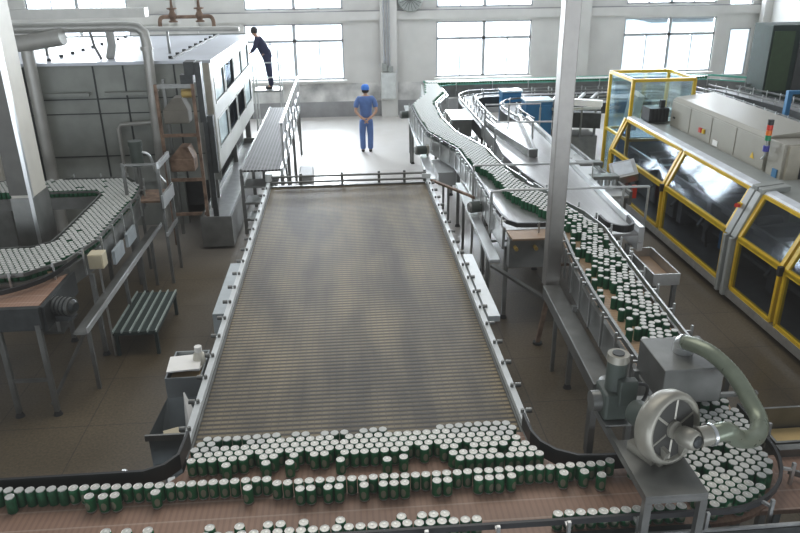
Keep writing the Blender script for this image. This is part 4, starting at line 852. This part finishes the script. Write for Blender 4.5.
# ------------------------------------------------------------------ walkway
wk = thing('raised_walkway', 'raised grating walkway with a railing between the housing and the table', 'walkway', (-1.5, 15, 0))
GRAT = stripes('grating', (.26, .26, .26), (.06, .06, .06), 1, .09, .5, 0, .06, .6, (.26, .26, .26), .7, 0, .1, .5, .9)
B().box(-1.83, -1.17, 12.37, 18.2, 1.15, 1.18).build('grating_deck', GRAT, wk)
for x in (-1.85, -1.15): B().box(x - .02, x + .02, 12.37, 18.2, 1.07, 1.2).build('side_beam', STEELD if x < -1.5 else STEEL, wk)
for x in (-1.85, -1.15):
    for y in (12.42, 14.0, 15.7, 18.1): B().box(x - .03, x + .03, y - .03, y + .03, 0, 1.07).build('leg', STEELD, wk)
for k, z in enumerate((.9, .6, .3)):
    B().box(-1.82, -1.24, 12.3 - .0, 12.75, z - .02, z + .02).build('step', STEELD, wk)
B().bar((-1.13, 12.7, 1.9), (-1.13, 18.2, 1.9), .04).build('hand_rail', STEELB, wk); B().bar((-1.13, 12.7, 1.55), (-1.13, 18.2, 1.55), .03).build('mid_rail', STEELB, wk)
for k in range(7): B().box(-1.15, -1.11, 12.7 + k * .9, 12.74 + k * .9, 1.1, 1.9).build('rail_post', STEEL, wk)
for k in range(3): B().bar((-1.13, 13 + k * 2, 1.1), (-1.13, 13.6 + k * 2, .3), .03).build('brace', STEELD, wk)
B().box(-1.05, -.75, 14.9, 15.7, 0, .35).build('grey_floor_box', DADO, label='low grey box on the floor beside the walkway legs', cat='box', loc=(-.9, 15.3, 0), bevel=.03)
# scaffold and platform for the second person
sc_ = thing('access_platform', 'steel access platform with ladder rails in front of the left window', 'platform', (-2.0, 19.7, 0))
B().box(-2.35, -1.65, 19.3, 20.0, 1.38, 1.42).build('platform_deck', STEELD, sc_)
for x in (-2.33, -1.67):
    for y in (19.33, 19.97): B().box(x - .02, x + .02, y - .02, y + .02, 0, 2.5 if x > -2 else 2.15).build('post', STEEL, sc_)
for z in (2.12, 1.75): B().bar((-2.33, 19.3, z), (-1.67, 19.3, z), .03).build('rail', STEELB, sc_)
B().bar((-2.33, 19.97, 2.5), (-1.67, 19.97, 2.5), .03).build('rail', STEELB, sc_)

# ------------------------------------------------------------------ people
def skinned(name, chains, m, parent, sub=2, org=(0, 0, 0), label=None):
    """chains: list of polylines [(x,y,z,r)...]; a chain may start on an existing point to branch"""
    V, E, Rr = [], [], []
    def idx(p):
        for i, v in enumerate(V):
            if (Vector(v) - Vector(p[:3])).length < 1e-4: return i
        V.append(tuple(p[:3])); Rr.append(p[3] if isinstance(p[3], tuple) else (p[3], p[3])); return len(V) - 1
    for ch in chains:
        ids = [idx(p) for p in ch]; E += [(a, b) for a, b in zip(ids, ids[1:])]
    me = bpy.data.meshes.new(name + '_tmp'); me.from_pydata(V, E, []); o = bpy.data.objects.new(name + '_tmp', me); COL.objects.link(o)
    o.modifiers.new('skin', 'SKIN'); s = o.modifiers.new('sub', 'SUBSURF'); s.levels = sub; s.render_levels = sub
    sv = me.skin_vertices[0].data
    for i, r in enumerate(Rr): sv[i].radius = r
    sv[0].use_root = True
    dg = bpy.context.evaluated_depsgraph_get(); dg.update(); ev = o.evaluated_get(dg); me2 = bpy.data.meshes.new_from_object(ev); me2.name = name
    bpy.data.objects.remove(o, do_unlink=True); bpy.data.meshes.remove(me)
    me2.materials.clear(); me2.materials.append(m)
    for p in me2.polygons: p.use_smooth = True; p.material_index = 0
    ob = bpy.data.objects.new(name, me2); COL.objects.link(ob); ob.parent = parent
    ORG[ob.name] = ORG[parent.name]
    if label: ob['label'] = label
    return ob
def hand(c, d, side, out):
    """fingers from palm centre c pointing along d (unit), thumb toward out"""
    c = Vector(c); d = Vector(d).normalized(); out = Vector(out).normalized(); ch = []
    w = out
    palm = [(*c, .02), (*(c + d * .055), .022)]
    for k, (off, ln) in enumerate(((.028, .062), (.010, .072), (-.010, .066), (-.027, .05))):
        b = c + d * .07 + w * off; e = b + d * ln * .5; f = e + d * ln * .3 + Vector((0, .6, -.1)).normalized() * ln * .3
        ch.append([(*(c + d * .055), .022), (*b, .009), (*e, .0085), (*f, .0075)])
    ch.append([(*c, .02), (*(c + w * .035 + d * .02), .010), (*(c + w * .05 + d * .055), .009)])
    return [palm] + ch
def worker(x, y, z, label, cat='person'):
    return thing('person', label, cat, (x, y, z))
# man in blue, back to us, hands clasped behind
p1 = worker(.50, 18.19, 0, 'person in blue work clothes and cap standing with hands clasped behind the back')
P = [(0, 0, .86, .10), (0, 0, 1.02, (.125, .09)), (0, .0, 1.2, (.14, .10)), (0, -.01, 1.34, (.12, .085)), (0, 0, 1.43, .05), (0, .01, 1.475, .048), (0, .02, 1.53, .075), (0, .02, 1.60, .078), (0, .02, 1.635, .05)]
body = [P]
for s in (-1, 1):
    body.append([P[0], (s * .08, 0, .80, .085), (s * .10, .0, .45, .058), (s * .095, -.03, .25, .055), (s * .09, -.01, .08, .04), (s * .10, .1, .035, .035), (s * .105, .17, .03, .028)])
    w0 = Vector((s * .05, -.19, .86))
    body.append([P[3], (s * .15, -.01, 1.35, .06), (s * .205, -.02, 1.30, .052), (s * .255, -.07, 1.08, .04), (s * .25, -.085, 1.04, .038), (s * .12, -.17, .91, .028), (*w0, .02)])
    dd = Vector((-s * .75, -.05, -.6)); h = hand(w0, dd, s, (s * .2, 0, .9 if s > 0 else .9))
    h[0][0] = (*w0, .02); body += h
pbody = skinned('body', body, SKIN, p1, 2)
shirt = [[(0, 0, .84, (.155, .12)), (0, 0, 1.0, (.155, .115)), (0, 0, 1.2, (.175, .125)), (0, -.01, 1.33, (.15, .11)), (0, 0, 1.405, (.075, .07))]]
for s in (-1, 1): shirt.append([shirt[0][3], (s * .16, -.01, 1.345, .082), (s * .215, -.02, 1.28, .072), (s * .25, -.055, 1.12, .068)])
skinned('short_sleeved_shirt', shirt, UNIF, p1, 2)
tr_ = [[(0, 0, .90, (.15, .12)), (0, 0, .83, (.14, .12))]]
for s in (-1, 1): tr_.append([tr_[0][1], (s * .085, 0, .74, .105), (s * .10, .0, .45, .082), (s * .095, -.025, .25, .076), (s * .092, -.01, .07, .074)])
skinned('trousers', tr_, UNIF, p1, 2)
for s in (-1, 1): skinned('shoe', [[(s * .09, -.04, .045, .045), (s * .10, .07, .04, .045), (s * .105, .19, .03, .032)]], SHOE, p1, 2)
c = B(); c.lathe([(.088, 1.555), (.098, 1.565), (.10, 1.61), (.09, 1.655), (.06, 1.685), (.0, 1.695)], (0, .02, 0), 20)
c.add([(.07 * math.cos(a), .02 + .09 + (.075 * math.sin(a)), 1.575) for a in [k * PI / 8 for k in range(9)]] + [(.07 * math.cos(a), .02 + .09 + (.075 * math.sin(a)), 1.59) for a in [k * PI / 8 for k in range(9)]], [tuple(range(9)), tuple(reversed(range(9, 18)))] + [(i, i + 9, i + 10, i + 1) for i in range(8)])
o = bpy.data.objects.new('cap', c.mesh('cap', CAPM)); COL.objects.link(o); o.parent = p1
o = bpy.data.objects.new('hair', B().lathe([(.06, 1.49), (.083, 1.50), (.088, 1.55), (.088, 1.57)], (0, .012, 0), 18).mesh('hair', HAIR)); COL.objects.link(o); o.parent = p1
fc_ = B()
for s in (-1, 1):
    fc_.lathe([(.0, -.008), (.008, 0), (.0, .008)], (s * .03, .096, 1.565), 8)
o = bpy.data.objects.new('eyes', fc_.mesh('eyes', BLACK)); COL.objects.link(o); o.parent = p1
o = bpy.data.objects.new('nose', B().lathe([(.014, -.02), (.012, 0), (.004, .03)], (0, .10, 1.535), 8).mesh('nose', SKIN)); COL.objects.link(o); o.parent = p1
e_ = B()
for s in (-1, 1): e_.obox((s * .083, .02, 1.545), (.018, .03, .05))
o = bpy.data.objects.new('ears', e_.mesh('ears', SKIN)); COL.objects.link(o); o.parent = p1
o = bpy.data.objects.new('mouth', B().obox((0, .098, 1.505), (.04, .01, .008)).mesh('mouth', RED)); COL.objects.link(o); o.parent = p1
# person in navy leaning over the housing
p2 = worker(-1.95, 19.62, 1.42, 'person in dark navy clothes leaning toward the housing on the far steel platform')
hd2 = Vector((-.30, -.06, 1.40))
P = [(-.03, 0, .84, .11), (-.10, 0, 1.0, .12), (-.18, -.01, 1.18, .125), (-.23, -.02, 1.28, .09), (-.255, -.03, 1.34, .05), (*hd2, .08), (*(hd2 + Vector((-.02, 0, .07))), .07)]
body = [P]
for s in (-1, 1):
    body.append([P[0], (-.02, s * .07, .78, .085), (.0 - .02 * s, s * .09, .44, .058), (.04, s * .08, .09, .04), (-.05, s * .085, .035, .034), (-.12, s * .085, .03, .026)])
    e = Vector((-.30, s * .22 - .02, 1.06)); w0 = Vector((-.42, s * .13 - .03, .92))
    body.append([P[3], (-.22, s * .13 - .02, 1.27, .058), (-.24, s * .19 - .02, 1.22, .05), (*e, .04), (*w0, .022)])
    body += hand(w0, (-.9, 0, -.3), s, (0, -s * .8, .4))
skinned('body', body, SKIN, p2, 2)
sh2 = [[(.0, 0, .74, .145), (-.02, 0, .84, .15), (-.10, 0, 1.0, .15), (-.18, -.01, 1.18, .155), (-.235, -.02, 1.29, .10)]]
for s in (-1, 1): sh2.append([sh2[0][3], (-.22, s * .14 - .02, 1.265, .078), (-.24, s * .19 - .02, 1.21, .068), (-.30, s * .22 - .02, 1.06, .055), (-.40, s * .15 - .03, .94, .045)])
skinned('jacket', sh2, NAVY, p2, 2)
t2 = [[(-.07, 0, .95, .135), (-.02, 0, .82, .14)]]
for s in (-1, 1): t2.append([t2[0][1], (-.02, s * .075, .74, .10), (-.02 * s, s * .09, .44, .08), (.04, s * .08, .06, .066)])
skinned('trousers', t2, NAVY, p2, 2)
for s in (-1, 1): skinned('shoe', [[(.07, s * .08, .045, .042), (-.04, s * .085, .04, .042), (-.13, s * .085, .03, .03)]], SHOE, p2, 2)
o = bpy.data.objects.new('hair', B().lathe([(.085, -.01), (.098, .03), (.09, .09), (.05, .135), (.0, .145)], hd2 + Vector((.01, 0, .02)), 18).mesh('hair', HAIR)); COL.objects.link(o); o.parent = p2

# ------------------------------------------------------------------ cans
RC, HC = .033, .121
body_prof = [(.0, .004), (.022, .002), (.026, .0), (.0325, .010), (RC, .016), (RC, .100), (.0318, .108), (.0285, .1135), (.0272, .1145)]
lid_prof = [(.0272, .1135), (.0292, .116), (.0292, .1205), (.0280, .121), (.0268, .1170)]
CB = B().lathe(body_prof, n=16).mesh('can_body', CAN)
lb = B(); lb.lathe(lid_prof + [(.0260, .1168), (.0, .1170)], n=16); lb.mi = 1; lb.lathe([(.0255, .1175), (.0, .1178)], n=16)
lb.mi = 0; lb.obox((0, .007, .1192), (.012, .018, .0015)); CLm = lb.mesh('can_lid', [LID, LIDR])

pos = []   # (x, y, region, ordinal)
grid = {}
def free(x, y, d=.0655):
    gx, gy = int(x // .07), int(y // .07)
    for i in (-1, 0, 1):
        for j in (-1, 0, 1):
            for (a, b_) in grid.get((gx + i, gy + j), ()):
                if (a - x) ** 2 + (b_ - y) ** 2 < d * d: return False
    return True
def put(x, y, reg, d=.0648):
    if not free(x, y, d): return False
    grid.setdefault((int(x // .07), int(y // .07)), []).append((x, y)); pos.append((x, y, reg)); return True
def inside(x, y, poly):
    r = False; n = len(poly)
    for i in range(n):
        (a, b_), (c, d) = poly[i], poly[(i + 1) % n]
        if (b_ > y) != (d > y) and x < (c - a) * (y - b_) / (d - b_) + a: r = not r
    return r
def fill(poly, reg, pitch=.068, drop=0, jit=.0015, ang=0, dens=None):
    xs = [p[0] for p in poly]; ys = [p[1] for p in poly]; cx, cy = sum(xs) / len(xs), sum(ys) / len(ys); R = max(max(xs) - min(xs), max(ys) - min(ys)) * .75
    ca, sa = math.cos(ang), math.sin(ang); n = int(R / (pitch * .866)) + 2; m = int(R / pitch) + 2
    for j in range(-n, n + 1):
        for i in range(-m, m + 1):
            u = (i + .5 * (j % 2)) * pitch; v = j * pitch * .866; x = cx + u * ca - v * sa + random.uniform(-jit, jit); y = cy + u * sa + v * ca + random.uniform(-jit, jit)
            if inside(x, y, poly) and random.random() >= (drop if dens is None else 1 - dens(x, y)): put(x, y, reg)
# the single-file row along the rear guide rail
x = -2.38
while x < 1.62:
    yy = 3.90 - .05 * min(1, (x + 2.38) / 1.2) if x < -1.1 else (3.852 if x < -.6 else 3.81)
    put(x, yy + random.uniform(-.004, .004), 'row')
    x += .0670 + random.uniform(0, .003)
for x, y in [(-2.21, 3.828), (-1.71, 3.79), (-1.622, 3.78), (-1.55, 3.785), (-1.3, 3.79), (-.721, 3.779), (-.529, 3.76), (-.387, 3.74), (-.319, 3.74), (-.21, 3.74), (-.14, 3.74), (.02, 3.74), (.143, 3.74), (.212, 3.74), (.281, 3.74), (.489, 3.74), (.558, 3.74), (.76, 3.738), (.829, 3.738), (.898, 3.738), (.977, 3.745), (1.321, 3.742), (1.457, 3.742), (1.558, 3.70)]:
    put(x, y, 'front', .064)
for x, y in [(-.891, 4.02), (-.628, 4.02), (-.469, 4.01), (-.13, 4.01), (.183, 3.985), (.294, 4.0)]: put(x, y, 'mass')
for j, y in enumerate((4.318, 4.26, 4.202, 4.144, 4.086)):
    x = -1.13 + (.034 if j % 2 else 0)
    while x < 1.13:
        pr = (0.8, 1, 1, .98, .8)[j]
        if x > .75: pr = (1, 1, 1, .95, .9)[j]
        if random.random() < pr: put(x + random.uniform(-.001, .001), y + random.uniform(-.001, .001) + .006 * math.sin(x * 9) * (j == 0), 'mass', .062)
        x += .0685
fill([(.62, 3.90), (1.28, 3.905), (1.22, 4.06), (1.14, 4.1), (.62, 4.1)], 'mass', drop=.12)
for x in (1.36, 1.43, 1.50, 1.58, 1.66): put(x, 3.835 - .0 * x, 'row')
# foremost row by the near guide rail
x = -1.62
while x < 2.0:
    if not (.75 < x < 1.13) and not (-1.45 < x < -1.3): put(x, 3.372 + random.uniform(-.003, .003), 'near')
    x += .068 + random.uniform(0, .004)
for x, y in [(-1.513, 3.46), (-1.39, 3.45), (-1.266, 3.45), (-.904, 3.44), (-.729, 3.435), (-.561, 3.435), (-.487, 3.435), (-.419, 3.435), (-.35, 3.435), (-.227, 3.435), (-.131, 3.435), (.054, 3.435), (.236, 3.434), (.36, 3.434), (.43, 3.434), (.5, 3.434)]:
    put(x, y, 'near2', .063)
# bend
bend = arc(2.15, 3.98, .655, -100, 0, 12); bend = [(2.06, 3.36)] + bend[1:] + [(2.83, 4.36), (2.20, 4.36), (2.18, 3.98), (2.12, 3.90), (1.92, 3.85), (1.9, 3.74), (2.12, 3.70)]
fill([(a * .96 + .08, b_ * .96 + .155) if False else (a, b_) for a, b_ in [(2.06, 3.365)] + arc(2.15, 3.98, .61, -88, 0, 12) + [(2.79, 4.36), (2.22, 4.36), (2.2, 4.0), (1.80, 3.84), (1.80, 3.75), (2.10, 3.66)]], 'bend', .069, .07, ang=.5)
# main belt
def dens_main(x, y):
    l = 2.36 + (y - 4.9) * .07; u = (x - l) / .55
    return .2 if u < .2 else (.6 if u < .36 else .93)
fill([(2.36, 4.4), (2.80, 4.4), (2.88, 5.6), (2.95, 6.5), (3.02, 7.4), (3.10, 8.3), (2.98, 9.0), (2.66, 8.9), (2.66, 8.3), (2.5, 7.4), (2.43, 6.5), (2.41, 5.6), (2.38, 4.9)], 'main', .0735, 0, .008, .2, dens_main)
U1 = [(2.98, 8.9), (2.62, 8.9), (2.45, 9.3), (2.3, 9.7), (2.25, 10.4), (2.2, 11.0), (2.05, 11.5), (1.99, 12.6), (1.62, 14.0), (1.57, 15.4), (1.57, 16.95), (2.03, 18.4), (2.18, 19.9)]
U2 = [(2.49, 19.9), (2.49, 18.6), (2.04, 17.2), (1.98, 15.4), (2.07, 14.0), (2.40, 12.6), (2.46, 11.6), (2.56, 10.4), (2.72, 9.9), (2.9, 9.3), (3.04, 8.9)]
fill(U1 + U2, 'far', .074)
fill([(2.2, 20.02), (3, 20.0), (5, 20.05), (8.8, 20.1), (9.9, 19.9), (10.2, 20.2), (9, 20.45), (2.2, 20.4)], 'far', .070)
fill([(LI[i][0] + (.0), LI[i][1] - .04) for i in range(1, 3)] + [(-3.57, 8.5), (-3.56, 10.2), (-3.58, 10.54), (-3.75, 10.66), (-5.4, 10.66), (-5.4, 11.3), (-4.4, 11.3), (-3.46, 11.26), (-3.16, 10.88), (-3.09, 10.2), (-3.12, 8.5), (-3.26, 7.88), (-3.57, 7.54), (-4.3, 7.46), (-5, 7.46), (-5, 8.29)], 'loop', .0685, .012)

cam_p = Vector((0, 0, 4.5))
pos.sort(key=lambda p: (Vector((p[0], p[1], 1.4)) - cam_p).length + (5 if p[2] in ('far', 'loop') else 0))
indiv, rest = pos[:300], pos[300:]
units = ['', 'first', 'second', 'third', 'fourth', 'fifth', 'sixth', 'seventh', 'eighth', 'ninth', 'tenth', 'eleventh', 'twelfth', 'thirteenth', 'fourteenth', 'fifteenth', 'sixteenth', 'seventeenth', 'eighteenth', 'nineteenth']
tens = {2: 'twent', 3: 'thirt', 4: 'fort', 5: 'fift', 6: 'sixt', 7: 'sevent', 8: 'eight'}
def ordw(n):
    if n < 20: return units[n]
    return tens[n // 10] + ('ieth' if n % 10 == 0 else 'y-' + units[n % 10])
REG = {'row': ('green can in the single-file row behind the bare brown belt, %s from the left', 'cans in the long single-file row'),
       'front': ('green can pushed out in front of the single-file row, %s from the left', 'cans standing in front of the single-file row'),
       'near': ('green can in the nearest row against the near guide rail, %s from the left', 'cans in the nearest row'),
       'near2': ('green can just behind the nearest row, %s from the left', 'cans just behind the nearest row')}
SH = {'mass': ('green can in the crowd of cans at the near end of the ribbed table', 'cans crowded at the foot of the accumulation table'),
      'bend': ('green can packed in the bend of the conveyor beside the blower', 'cans in the conveyor bend'),
      'main': ('green can on the tan belt coming down toward the steel hood', 'cans on the tan belt')}
cnt = {}
for x, y, r in sorted(indiv, key=lambda p: p[0]):
    o = bpy.data.objects.new('drink_can', None); o.empty_display_size = .05; o.location = (x, y, Z); o.rotation_euler.z = random.uniform(-.5, .5); COL.objects.link(o)
    for nm, me in (('can_body', CB), ('can_lid', CLm)):
        c_ = bpy.data.objects.new(nm, me); c_.parent = o; COL.objects.link(c_)
    if r in REG:
        cnt[r] = cnt.get(r, 0) + 1; tag(o, REG[r][0] % ordw(cnt[r]), 'can', REG[r][1])
    else: tag(o, SH[r][0], 'can', SH[r][1])
lo = B()
for x, y, r in rest:
    n = 10 if r == 'main' else 8
    lo.mi = 0; vs = []
    for rr, zz in ((RC, .004), (RC, .103), (.029, .114)): vs += [(x + rr * math.cos(2 * PI * j / n), y + rr * math.sin(2 * PI * j / n), Z + zz) for j in range(n)]
    lo.add(vs, [(i * n + j, i * n + (j + 1) % n, (i + 1) * n + (j + 1) % n, (i + 1) * n + j) for i in range(2) for j in range(n)], True)
    lo.mi = 1; lo.add([(x + .0295 * math.cos(2 * PI * j / n), y + .0295 * math.sin(2 * PI * j / n), Z + .114) for j in range(n)] + [(x + .0295 * math.cos(2 * PI * j / n), y + .0295 * math.sin(2 * PI * j / n), Z + .121) for j in range(n)], [tuple(range(n, 2 * n))] + [(j, (j + 1) % n, n + (j + 1) % n, n + j) for j in range(n)])
lo.build('far_drink_cans', [CANS, mat('far_lid', (.60, .61, .58), .6, 0, .1, 30)], label='green cans with pale lids packed on the farther conveyors', cat='cans', kind='stuff')
print('cans', len(pos), len(indiv), {k: sum(1 for p in indiv if p[2] == k) for k in ('row', 'front', 'mass', 'near', 'near2', 'bend', 'main', 'far', 'loop')}, {k: sum(1 for p in rest if p[2] == k) for k in ('row', 'mass', 'bend', 'main', 'far', 'loop')})

# ------------------------------------------------------------------ light
W = bpy.data.worlds.new('World'); SC.world = W; W.use_nodes = True
WN = W.node_tree.nodes; WL_ = W.node_tree.links; bg = WN['Background']; bg.inputs[0].default_value = (.86, .92, 1.0, 1)
wt = WN.new('ShaderNodeTexCoord'); ws = WN.new('ShaderNodeSeparateXYZ'); WL_.new(wt.outputs['Generated'], ws.inputs[0])
wr = WN.new('ShaderNodeMapRange'); wr.inputs[1].default_value = -.01; wr.inputs[2].default_value = .03; wr.inputs[3].default_value = 3.2; wr.inputs[4].default_value = .22
WL_.new(ws.outputs['Z'], wr.inputs[0]); WL_.new(wr.outputs[0], bg.inputs[1])
def area(name, loc, rot, sx, sy, power, col=(1, 1, 1)):
    l = bpy.data.lights.new(name, 'AREA'); l.shape = 'RECTANGLE'; l.size = sx; l.size_y = sy; l.energy = power; l.color = col
    o = bpy.data.objects.new(name, l); COL.objects.link(o); o.location = loc; o.rotation_euler = rot; return o
for k, (x0, x1, z0, z1) in enumerate(holes):
    wx, wz = x1 - x0 + .3, z1 - z0 + .3
    if k == 7: continue
    area('daylight', ((x0 + x1) / 2, YB + .35, (z0 + z1) / 2), (-PI / 2, 0, 0), wx, wz, 95 * wx * wz, (.93, .97, 1))
# added overhead fill lights, unseen and without a real source
area('fill_light_near', (.5, 7.5, 7.5), (math.radians(-18), 0, 0), 7, 3, 150, (1, .96, .89))

area('fill_light_far', (1.5, 17.5, 6.5), (math.radians(0), 0, 0), 16, 8, 380, (.92, .96, 1))  # fill added to pale the far end in place of haze

# ------------------------------------------------------------------ camera
cd = bpy.data.cameras.new('camera'); cam = bpy.data.objects.new('camera', cd); COL.objects.link(cam); SC.camera = cam
cd.sensor_width = 36; cd.lens = 726 / 800 * 36; cd.clip_end = 200
th, yaw, roll = math.radians(22.9), math.radians(4.1), math.radians(-.73)
F = Vector((math.sin(yaw) * math.cos(th), math.cos(yaw) * math.cos(th), -math.sin(th))); R0 = Vector((math.cos(yaw), -math.sin(yaw), 0)); U0 = R0.cross(F)
Rv = R0 * math.cos(roll) + U0 * math.sin(roll); Uv = U0 * math.cos(roll) - R0 * math.sin(roll)
M = Matrix((Rv, Uv, -F)).transposed().to_4x4(); M.translation = Vector((0, 0, 4.5)); cam.matrix_world = M
SC.view_settings.view_transform = 'Standard'; SC.view_settings.look = 'None'; SC.view_settings.exposure = .5

vs_ = SC.view_settings; vs_.use_curve_mapping = True
cm = vs_.curve_mapping; c_ = cm.curves[3]; c_.points[0].location = (0, .007); c_.points[1].location = (1, 1); cm.update()
